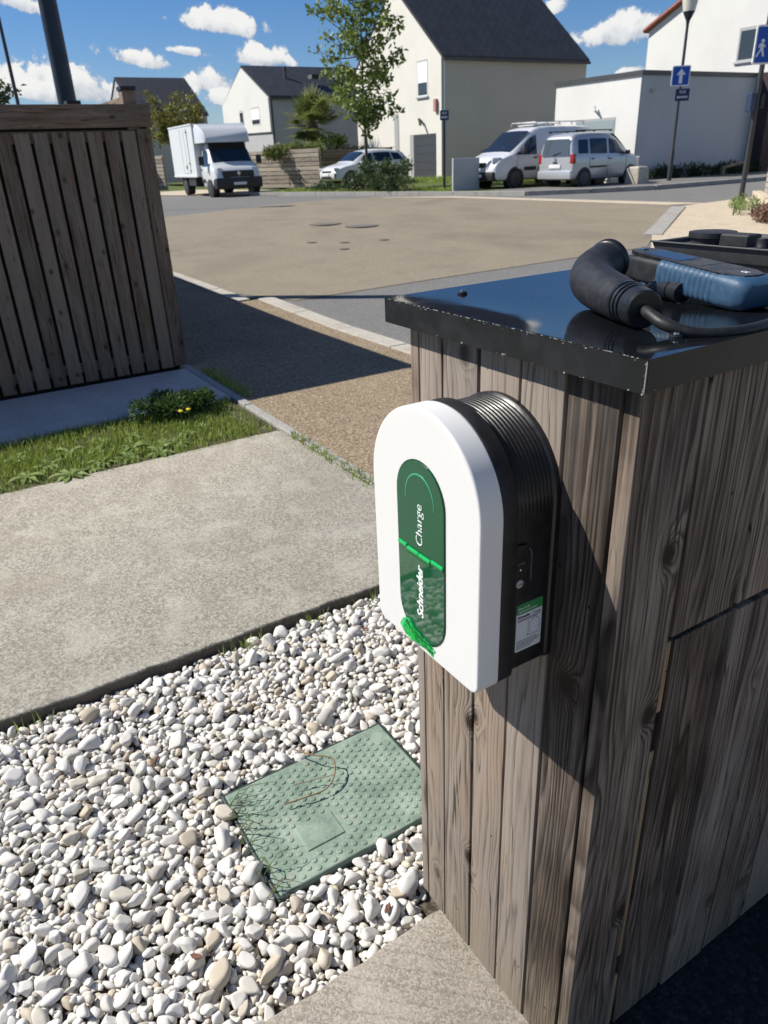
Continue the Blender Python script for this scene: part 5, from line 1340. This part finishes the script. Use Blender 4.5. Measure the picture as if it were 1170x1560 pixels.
# garage block
GX, GY = -20.26, 23.46
t = thing('garage_block', 'flat roofed pale garage block with shaded side wall coloured grey behind the parked cars', 'garage', (GX, GY, 0))
B().box((-24.55, GY, 0), (GX, 30.2, 3.86)).obj('wall', WHITE_R, t)
B().box((GX+.001, GY+.03, 0), (GX+.02, 30.2, 3.85)).obj('side_wall', PALE_R, t)  # grey skin over the white wall, its shade put into the colour
B().box((-24.62, GY-.07, 3.86), (GX+.09, 30.3, 4.0)).obj('roof_edge', ZINC, t)
w = B().box((-23.35, GY-.006, .35), (-21.3, GY+.02, 2.58)).obj('window', SHUT, t)
B().box((-23.3, GY-.02, 1.92), (-21.35, GY-.007, 2.5)).obj('pane', mat('frosted_glass', color=(.28, .33, .34), rough=.15), w)
B().box((-23.3, GY-.02, .4), (-21.35, GY-.007, 1.86)).obj('lower_panel', WHITE_R, w)
B().tube([(-22.3, GY-.12, 3.0), (-22.2, GY-.2, 2.85), (-22.3, GY, 2.8)], .04, 6).obj('wall_lamp', PALE_R, t)
B().box((GX+.02, 23.95, 3.30), (GX+.10, 24.15, 3.40)).obj('cable_box', SHUT, t)
# white house behind the garage
t = thing('white_house', 'large white house with red roof tiles above the garage block', 'house', (-24, 33, 0))
g0 = [(-28.3, 33, 0), (-14, 33, 0), (-14, 33, 9.0), (-21.1, 33, 9.95), (-28.3, 33, 6.55)]
B().loft([g0, [(a, 44, c) for a, b_, c in g0]]).obj('wall', WHITE_R, t)
rf = B().loft([[(-28.5, 32.9, 6.5), (-21.1, 32.9, 9.98), (-21.1, 32.9, 10.18), (-28.5, 32.9, 6.72)], [(-28.5, 44.1, 6.5), (-21.1, 44.1, 9.98), (-21.1, 44.1, 10.18), (-28.5, 44.1, 6.72)]]).obj('roof', REDTILE, t)
for i in range(16):
    a = i/16; xx = -28.5+7.4*a; zz = 6.62+3.46*a
    B().tube([(xx, 32.86, zz-.05), (xx+.45, 32.86, zz+.16)], .10, 7).obj('verge_tile', REDTILE, rf)
window(t, '-y', -23.3, -21.7, 4.75, 6.02, 33, glass=GLASSW, mullion=False, frame=SHUT)
# maroon house at right edge
t = thing('maroon_house', 'dark maroon clad house at the right edge behind the sign post', 'house', (-21.5, 30.3, 0))
B().box((-24, 30.31, 0), (-20.3, 32.9, 3.85)).box((-20.3, 30.31, 0), (-19.6, 40, 4.0)).obj('wall', MAROON, t)
w = B().box((-19.6, 31.55, 1.55), (-19.57, 32.6, 2.75)).obj('window', PVC, t)
B().box((-19.58, 31.65, 1.65), (-19.56, 32.5, 2.65)).obj('pane', GLASSW, w)
B().box((-19.6, 31.45, 1.45), (-19.5, 32.7, 1.55)).obj('sill', PVC, w)
# fences on the far side
def slat_fence(name, label, P, Q, z, h, n, m=WOOD_FAR):
    """horizontal planks between P and Q, face toward the road"""
    P, Q = np.array(P, float), np.array(Q, float); L = np.linalg.norm(Q-P); d = (Q-P)/L; nq = np.array([d[1], -d[0]])
    t = thing(name, label, 'fence', (P[0], P[1], z)); sh = h/n
    for i in range(n):
        b = B(); b.box((-sh*.43, 0, 0), (sh*.43, .03, L), bevel=.004); o = b.obj('slat', m, t, local=True); j = random.uniform(-.01, .01)
        o.matrix_local = Matrix(((0, nq[0], d[0], nq[0]*j), (0, nq[1], d[1], nq[1]*j), (1, 0, 0, sh*(i+.5)), (0, 0, 0, 1)))
    k = max(1, round(L/1.8))
    mt = Matrix(((d[0], nq[0], 0, P[0]), (d[1], nq[1], 0, P[1]), (0, 0, 1, z), (0, 0, 0, 1)))
    for i in range(k+1): B().box((L*i/k-.04, -.075, 0), (L*i/k+.04, -.012, h+.03), mtx=mt).obj('post', m, t)
    B().box((0, -.05, .01), (L, -.03, h-.02), mtx=mt).obj('backing_board', DARKIN, t)
    return t
slat_fence('plank_fence', 'weathered horizontal plank fence beside the truck', (-39.0, 15.6), (-34.0, 17.4), ZR, 1.72, 9)
slat_fence('plank_fence', 'darker horizontal plank fence topping the low wall behind the crossover', (-40.0, 20.2), (-40.0, 25.4), ZR+.85, .85, 6, WOOD_F)
t = thing('low_wall', 'low rendered garden wall behind the white crossover', 'wall', (-40, 20, ZR)); B().box((-40.12, 20.1, ZR-.1), (-39.9, 25.5, ZR+.84)).obj('wall_panel', PALE_R, t)
slat_fence('plank_fence', 'pale stack of horizontal slats left of the truck rear', (-44.6, 12.3), (-43.6, 12.75), ZR, 1.75, 9)
t = thing('utility_cabinet', 'low grey utility housing left of the truck', 'cabinet', (-45, 11.5, ZR)); B().box((-45.3, 10.6, ZR), (-44.6, 12.0, ZR+.95), bevel=.02).obj('housing', PALE_R, t); B().box((-44.6, 11.55, ZR+.5), (-44.57, 11.9, ZR+.8)).obj('vent', ZINC, t); B().box((-45.4, 10.5, ZR+.95), (-44.5, 12.1, ZR+1.6)).obj('upper_housing', GREY_R, t)
# slatted fence at the right edge, with its low kerb wall
t = thing('plank_fence', 'grey horizontal slat fence running toward us at the right edge', 'fence', (-11.0, 17.3, ZR))
P0, P1 = np.array([-11.15, 17.75]), np.array([-6.6, 12.1]); dv2 = (P1-P0); Lf = np.linalg.norm(dv2); dv2 /= Lf
n_ = 15
for i in range(n_):
    zl_ = .12+i*.125
    b = B(); b.box((-.05, -.015, 0), (.05, .015, Lf), bevel=.004); o = b.obj('slat', WOOD_FAR, t, local=True)
    o.matrix_local = Matrix(((0, dv2[1], dv2[0], P0[0]+11.0), (0, -dv2[0], dv2[1], P0[1]-17.3), (1, 0, 0, zl_), (0, 0, 0, 1)))
for i in range(5):
    q = P0+dv2*Lf*i/4-np.array([dv2[1], -dv2[0]])*.05; B().box((q[0]-.035, q[1]-.035, ZR-.2), (q[0]+.035, q[1]+.035, ZR+2.05)).obj('post', WOOD_FAR, t)
t = thing('low_wall', 'low sandy kerb wall at the foot of the right hand slat fence', 'wall', (-11, 17, .3))
nq = np.array([dv2[1], -dv2[0]]); nq = nq if nq[0] < 0 else -nq
for s0, s1 in ((.2, 2.4), (2.45, 4.6), (4.65, 6.8)):
    P = [P0+dv2*s0+nq*.10, P0+dv2*s1+nq*.10, P0+dv2*s1+nq*.30, P0+dv2*s0+nq*.30]
    B().loft([[(p[0], p[1], zf(*p)-.1) for p in P], [(p[0], p[1], zf(*p)+.13) for p in P]]).obj('kerb_block', SAND, t, bevel=.015)
# timber barrier near the maroon house
t = thing('timber_barrier', 'small raw timber trestle by the maroon house', 'trestle', (-18.9, 28.2, ZR))
B().box((-18.95, 28.35, ZR), (-18.85, 28.45, ZR+.62)).obj('leg', WOOD_FRESH, t); B().tube([(-18.9, 26.9, ZR+.32), (-18.9, 28.5, ZR+.52)], .05, 6).obj('rail', WOOD_FRESH, t); B().box((-18.95, 26.95, ZR), (-18.85, 27.05, ZR+.35)).obj('leg', WOOD_FRESH, t)

# ------------------------------------------------------------------ plants
def leaves(name, m, parent, C, n, size, aspect=.5, tint=None, up=.0, fold=True):
    """C: (k,4) clump centres with radius; n leaves; each leaf a folded diamond of two faces"""
    C = np.asarray(C, float); w = C[:, 3]**2; idx = rng.choice(len(C), n, p=w/w.sum())
    d = rng.normal(size=(n, 3)); d /= np.linalg.norm(d, axis=1)[:, None]
    rad = C[idx, 3]*rng.random(n)**.45
    P = C[idx, :3]+d*rad[:, None]*np.array([1, 1, .85])
    a = rng.normal(size=(n, 3))+d*.8; a[:, 2] += up; a /= np.linalg.norm(a, axis=1)[:, None]
    b = np.cross(a, rng.normal(size=(n, 3))); b /= np.linalg.norm(b, axis=1)[:, None]
    nrm = np.cross(a, b)
    s = size*rng.uniform(.6, 1.35, n)[:, None]
    V = np.stack([P, P+a*s*.5+b*s*aspect*.5+nrm*s*.12, P+a*s, P+a*s*.5-b*s*aspect*.5+nrm*s*.12], 1).reshape(-1, 3)
    base = np.arange(n)*4
    F = np.concatenate([np.stack([base, base+1, base+2], 1), np.stack([base, base+2, base+3], 1)])
    tn_ = np.clip(rng.random(len(C))[idx]*.5+rng.random(n)*.5, 0, 1)
    off = np.array(wloc(parent)) if parent is not None else 0
    return np_mesh(name, V-off, F, m, parent, False, {'tint': np.repeat(tn_, 4)})
def tree(name, label, x, y, z, trunk, limbs, m, n, size, aspect=.55, bark=BARK, clump=.45):
    """trunk: (dx,dy,z,r) points; limbs: list of end points (dx,dy,z) from trunk height h with clump radius"""
    t = thing(name, label, 'tree', (x, y, z))
    B().tube([(x+a, y+b_, z+c) for a, b_, c, r in trunk], [r for a, b_, c, r in trunk], 9).obj('trunk', bark, t, smooth=60)
    C = []
    b = B()
    for (h, ex, ey, ez, cr) in limbs:
        k = min(range(len(trunk)), key=lambda i: abs(trunk[i][2]-h)); tx_, ty_ = trunk[k][0], trunk[k][1]
        A = np.array([x+tx_, y+ty_, z+h]); E_ = np.array([x+ex, y+ey, z+ez]); mid = (A+E_)/2+np.array([0, 0, -.1*np.linalg.norm(E_-A)])
        b.tube(spline([A, mid, E_], 3), [.028, .025, .022, .018, .014, .010, .008], 5)
        for s in (.45, .62, .8, .95, 1.05):
            q = A+(E_-A)*s+rng.normal(0, .16, 3)*cr*1.6; C.append((*q, cr*rng.uniform(.35, .62)))
    b.obj('limbs', bark, t)
    leaves('crown', m, t, C, n, size, aspect)
    return t
# slender tree on the planted verge; camera-right unit used for the spread of its crown
x, y = -27.6, 16.2
rt = np.array([CR[0], CR[1]]); rt /= np.linalg.norm(rt)
lim = []
for i in range(60):
    h = 2.0+4.9*(i/60)+rng.uniform(-.1, .1)
    spread = 1.75*math.sin(min(1, (h-1.3)/3.0)*PI/2)*(1-.30*max(0, (h-4.6)/3)); ang = i*2.399+rng.uniform(-.3, .3)
    L = spread*rng.uniform(.55, 1.05)
    lim.append((h, math.cos(ang)*L, math.sin(ang)*L, h+rng.uniform(.15, .95), .42))
tree('slender_tree', 'slender young tree with a thin trunk rising from the planted verge', x, y, ZR, [(0, 0, 0, .075), (.0, .0, 1.5, .06), (-.03, -.02, 3.2, .05), (-.02, .02, 5, .035), (.02, 0, 7.2, .012)], lim, LEAF, 3300, .22, .55)
# yellow-green tree behind the truck
lim = [(1.6+rng.uniform(0, 1.4), math.cos(a)*rng.uniform(.5, 2.3), math.sin(a)*rng.uniform(.5, 2.3), rng.uniform(2.6, 5.0), .62) for a in rng.uniform(0, 2*PI, 34)]
tree('young_tree', 'yellow green bushy young tree behind the box truck', -51.0, 16.2, ZR, [(0, 0, 0, .09), (0, 0, 2, .07), (0, 0, 4.6, .02)], lim, LEAF_Y, 5200, .20, .6)
# far left tree
lim = [(2+rng.uniform(0, 2), math.cos(a)*rng.uniform(.5, 2.6), math.sin(a)*rng.uniform(.5, 2.6), rng.uniform(2.4, 5.0), .6) for a in rng.uniform(0, 2*PI, 40)]
tree('leafy_tree', 'loose dark green tree at the far left above the enclosure', -34.3, 2.6, ZR, [(0, 0, 0, .11), (0, 0, 2.5, .08), (.1, 0, 4.6, .02)], lim, LEAF_D, 4600, .20, .5)
# fan palm
def palm(x, y, z, h, label):
    t = thing('fan_palm', label, 'palm', (x, y, z))
    b = B(); pts = [(x, y, z+h*i/8) for i in range(9)]; b.tube(pts, [.30, .31, .30, .31, .33, .36, .40, .42, .3], 12); b.obj('trunk', BARK, t, smooth=60)
    for k in range(52):
        az = k*2.399; el = math.radians(rng.uniform(-30, 85)); L = rng.uniform(.8, 1.45)
        d = np.array([math.cos(az)*math.cos(el), math.sin(az)*math.cos(el), math.sin(el)])
        A = np.array([x, y, z+h-.05]); E_ = A+d*L+np.array([0, 0, -.10])
        V = []; F = []
        side = np.cross(d, [0, 0, 1]); side /= np.linalg.norm(side)+1e-9; up_ = np.cross(side, d)
        def strip3(p, q, wd, sd):
            i = len(V); V.extend([p-sd*wd, p+sd*wd, q]); F.append((i, i+1, i+2))
        strip3(A, E_, .035, side)
        for j in range(17):
            a = math.radians(-125+250*j/16); v = d*math.cos(a)+side*math.sin(a)
            tip = E_+v*rng.uniform(.85, 1.25)+np.array([0, 0, -.10])*abs(math.sin(a))+up_*.05+np.array([0, 0, -.12])
            strip3(E_, E_+(tip-E_), .085, np.cross(v, up_))
        np_mesh('frond', np.array(V)-np.array([x, y, z]), F, LEAF_P, t, False, {'tint': np.full(len(V), rng.random())})
    return t
palm(-44.6, 22.6, ZR, 3.3, 'fan palm with a shaggy trunk in front of the grey house wall')
# bushes
def bush(name, label, pts, m, n, size, aspect=.35, cat='bush', x=None, y=None, flowers=0, kind=None):
    c = np.asarray(pts, float); t = thing(name, label, cat, (c[:, 0].mean(), c[:, 1].mean(), c[:, 2].min()-.2))
    leaves('foliage', m, t, c, n, size, aspect, up=.4)
    b = B()
    for q in c[:14]: b.tube([(q[0], q[1], t.location.z), (q[0], q[1], q[2])], [.02, .008], 5)
    b.obj('stems', BARK, t)
    if flowers:
        lf = leaves('blossom', SIGNW, t, c+np.array([0, 0, .05, .03]), flowers, .07, .8)
    return t
def along(P, Q, n, z, r, jit=.2): return [(P[0]+(Q[0]-P[0])*i/(n-1)+rng.normal(0, jit), P[1]+(Q[1]-P[1])*i/(n-1)+rng.normal(0, jit), z+rng.uniform(-.08, .12), r*rng.uniform(.8, 1.2)) for i in range(n)]
bush('flowering_bush', 'dark green bush with small white blossoms at the end of the verge', along((-26.0, 14.55), (-23.2, 15.0), 22, ZR+.42, .34, .2)+along((-25.2, 14.8), (-23.2, 15.1), 12, ZR+.85, .25, .18), LEAF_B, 6500, .13, .32, flowers=70)
bush('low_bush', 'low green ground bush along the verge under the white crossover', along((-28.6, 14.2), (-25.2, 15.2), 26, ZR+.10, .20, .25), LEAF_B, 2800, .12, .35)
bush('hedge_plants', 'light green shrubs showing above the plank fence', along((-36.5, 15.8), (-36.0, 18.4), 14, ZR+1.62, .36, .2), LEAF_P, 2600, .20, .3)
bush('olive_bush', 'dark olive shrub under the palm beside the cream house', along((-44, 22.2), (-43, 25.0), 16, ZR+1.3, .5, .3), LEAF_D, 2600, .2, .4)
bush('oak_scrub', 'bright green sapling foliage beside the palm', along((-44.0, 22.8), (-43.8, 24.2), 7, ZR+2.2, .35, .25), LEAF, 800, .22, .5)
bush('weed_clump', 'tall weeds along the foot of the shaded garage wall', along((-19.9, 24.0), (-19.6, 30.5), 30, ZR+.18, .24, .12), LEAF_D, 3200, .16, .2, cat='weeds')
bush('weed_clump', 'weeds at the foot of the right hand post and fence', along((-10.2, 15.3), (-8.6, 13.3), 14, .40, .11, .12), WEED, 700, .08, .2, cat='weeds')
bush('dry_leaf_pile', 'dry brown leaf litter beside the slat fence at the right', along((-8.6, 13.6), (-7.2, 12.4), 16, .24, .18, .12), leafmat('dead_leaf', (.08, .045, .032), (.17, .095, .07), (.28, .18, .13)), 1500, .09, .6, cat='leaf pile')

def blades(name, m, n, fx, h0, h1, w, kind='stuff', parent=None, lean=.5):
    """grass blades as bent tapering strips of 3 faces"""
    P = np.array([fx() for _ in range(n)]); hh = rng.uniform(h0, h1, n); az = rng.uniform(0, 2*PI, n)
    d = np.stack([np.cos(az), np.sin(az), np.zeros(n)], 1); s = np.stack([-np.sin(az), np.cos(az), np.zeros(n)], 1)
    ln = rng.uniform(.15, 1, n)*lean; upv = np.array([0, 0, 1.])
    ww = w*rng.uniform(.6, 1.4, n)[:, None]
    m1 = P+upv*(hh*.55)[:, None]+d*(hh*ln*.25)[:, None]; tip = P+upv*(hh*(1-.35*ln))[:, None]+d*(hh*ln*.9)[:, None]
    V = np.stack([P-s*ww, P+s*ww, m1-s*ww*.75, m1+s*ww*.75, tip], 1).reshape(-1, 3); b = np.arange(n)*5
    F = np.concatenate([np.stack([b, b+1, b+3], 1), np.stack([b, b+3, b+2], 1), np.stack([b+2, b+3, b+4], 1)])
    return np_mesh(name, V, F, m, parent, False, {'tint': np.repeat(rng.random(n), 5)}, kind)
def gpos():
    while True:
        x_ = rng.uniform(-4.66, -3.74); y_ = rng.uniform(-2.2, 1.12)
        k = .5+.5*math.sin(x_*9+1.3*math.sin(y_*5))*math.sin(y_*7+1)
        edge = (x_ > -3.86 and rng.random() < .55) or (y_ > 1.0 and rng.random() < .6)
        if not edge and rng.random() < .35+.65*k: return (x_, y_, -.014)
blades('grass', GRASS, 26000, gpos, .02, .07, .0026)
blades('grass', GRASS, 700, lambda: (rng.uniform(-3.62, -2.3), 1.165+rng.normal(0, .022), -.003), .015, .05, .0025)
blades('grass', GRASS, 500, lambda: (rng.uniform(-5.6, -4.6), 1.24+abs(rng.normal(0, .06)), -.008), .02, .07, .0025)
blades('grass', GRASS, 70, lambda: (-1.70+abs(rng.normal(0, .025)), rng.choice([.02, .33, .62, -.72])+rng.normal(0, .045), -.04), .03, .07, .0018)
blades('grass', GRASS, 5200, lambda: (rng.uniform(-29.5, -22.5), 0, 0), .08, .2, .008)
vg = bpy.data.objects[[o.name for o in bpy.data.objects if o.name.startswith('grass')][-1]]
def verge_pos():
    u = rng.random(); x_ = -30.2+u*8.4; yk_ = 12.92+(x_+28.83)*.291; return (x_, yk_+.18+rng.random()*2.2, ZR+.05)
bpy.data.objects.remove(vg)
blades('grass', GRASS, 7000, verge_pos, .06, .17, .010)
blades('grass', GRASS, 4500, lambda: (rng.uniform(-36, -22.5), rng.uniform(20.5, 25.5), ZR+.05), .08, .2, .012)
# broad leaved rosettes on the verge
def rosette(x, y, r, label, nl=14, m=WEED):
    V = []; F = []; T = []
    for k in range(nl):
        az = k*2.399+rng.uniform(-.3, .3); L = r*rng.uniform(.6, 1.1); el = rng.uniform(.15, .9)
        d = np.array([math.cos(az), math.sin(az), 0]); s = np.array([-d[1], d[0], 0]); n = 5; i0 = len(V); tn_ = rng.random()
        for j in range(n+1):
            t_ = j/n; c = np.array([x, y, -.01])+d*L*t_+np.array([0, 0, L*(el*t_-1.0*el*t_*t_+.05)]); w = r*.125*math.sin(PI*min(.97, .12+.88*t_))*(1+.25*(j % 2))
            V += [c-s*w+np.array([0, 0, w*.3]), c, c+s*w+np.array([0, 0, w*.3])]; T += [tn_]*3
        for j in range(n):
            a = i0+j*3; F += [(a, a+1, a+4, a+3), (a+1, a+2, a+5, a+4)]
    o = np_mesh('rosette_weed', np.array(V)-np.array([x, y, -.012]), F, m, None, True, {'tint': T}); o.location = (x, y, -.012)
    return tag(o, label, 'weed', 'broad leaved weeds in the grass strip')
ROS = [(-3.80, -.18, .17, 'largest pale rosette weed spilling onto the big concrete slab'), (-3.84, .36, .17, 'upright bright rosette weed at the middle of the slab edge'), (-3.93, .50, .15, 'rosette weed just behind the upright bright one'),
       (-4.02, .25, .16, None), (-3.88, .18, .14, None), (-3.92, -.40, .16, None), (-4.1, .05, .15, None), (-4.08, .62, .12, None), (-4.2, -.1, .15, None), (-4.1, -.6, .16, None), (-4.25, .3, .14, None), (-3.9, .02, .14, None), (-4.0, -.9, .16, None),
       (-4.15, .75, .11, None), (-3.86, -.62, .14, None), (-4.3, .1, .13, None), (-4.3, -.4, .14, None), (-3.98, .42, .13, None), (-4.05, -.25, .15, None), (-3.83, -.05, .11, None)]
for (x_, y_, r_, l_) in ROS:
    rosette(x_, y_, r_*.78, l_ or 'broad leaved green weed rosette growing among its like in the sunny grass strip')
bush('leafy_weed', 'dense dark leafy weed mound in the shade at the end of the grass strip', [(-4.52+rng.normal(0, .09), .72+rng.normal(0, .14), .04+rng.random()*.07, .08) for _ in range(16)], leafmat('feathery_leaf', (.03, .06, .015), (.06, .11, .025), (.11, .17, .045)), 3000, .045, .35, cat='weed')
t = thing('dandelion', 'pair of small yellow flower heads on thin stalks in the grass', 'flower', (-4.18, .62, 0))
for k, (dx, dy, h) in enumerate(((0, 0, .13), (.01, .05, .135))):
    B().tube([(-4.18+dx, .62+dy, -.01), (-4.17+dx, .625+dy, h)], .0025, 5).obj('stalk', WEED, t); B().ico((-4.17+dx, .625+dy, h), .019, 1, (1, 1, .45)).obj('flower_head', YEL, t)
for k, (x_, y_, lbl) in enumerate(((-1.30, -.42, 'small reddish dead leaf on the gravel left of the green cover'), (-1.52, .46, 'small brown dead leaf on the gravel near the concrete slab'), (-.62, -.52, 'small brown dead leaf on the gravel below the green cover'), (-.47, -.10, 'small brown dead leaf on the gravel at the foot of the planks'))):
    a = rng.uniform(0, 6); ca, sa = math.cos(a), math.sin(a); z_ = float(hm[int((x_-GX0)/CELL)-2:int((x_-GX0)/CELL)+3, int((y_-GY0)/CELL)-2:int((y_-GY0)/CELL)+3].max())+.002
    P_ = [(-.016, 0, .004), (-.006, .007, 0), (.008, .006, .003), (.018, 0, .006), (.008, -.006, .001), (-.006, -.007, .003)]
    b = B(); b.loft([[(x_+u*ca-v*sa, y_+u*sa+v*ca, z_+w) for u, v, w in P_], [(x_+u*ca-v*sa, y_+u*sa+v*ca, z_+w+.0006) for u, v, w in P_]])
    tag(b.obj('dead_leaf', mat('brown_leaf', color=(.16, .075, .045), rough=.8)), lbl, 'leaf', 'dead leaves on the gravel')
# things on the green cover
t = thing('dry_twig', 'thin dry brown twig bent across the green cover', 'twig', (-.95, -.05, -.01))
B().tube(spline([(-1.06, -.06, .005), (-1.0, -.03, .016), (-.955, .015, .012), (-.905, -.005, .004), (-.88, -.045, -.006), (-.885, -.10, -.008), (-.90, -.17, -.010)], 5), .0022, 5).obj('stem', mat('dry_stem', color=(.22, .14, .07), rough=.9), t)
B().tube(spline([(-.945, -.12, -.006), (-.925, -.05, -.004), (-.905, -.008, .003)], 4), .0015, 5).obj('side_shoot', mat('dry_shoot', color=(.26, .18, .1), rough=.9), t)
def cpos():
    u = rng.random(); return (-1.02+.38*u+rng.normal(0, .015), -.305+rng.normal(0, .012), -.03)
t = thing('grass_tuft', 'sparse green grass stems leaning over the cover edge', 'grass tuft', (-.85, -.3, -.03))
for q in range(26):
    p = np.array(cpos()); a = rng.uniform(-.4, 1.9); L = rng.uniform(.05, .13); d = np.array([math.cos(a)*.6, abs(math.sin(a)), 0])
    B().tube([p, p+d*L*.4+np.array([0, 0, L*.45]), p+d*L+np.array([0, 0, L*.3])], [.0016, .0012, .0005], 4).obj('grass_stem', GRASS if q % 4 else DRY, t)
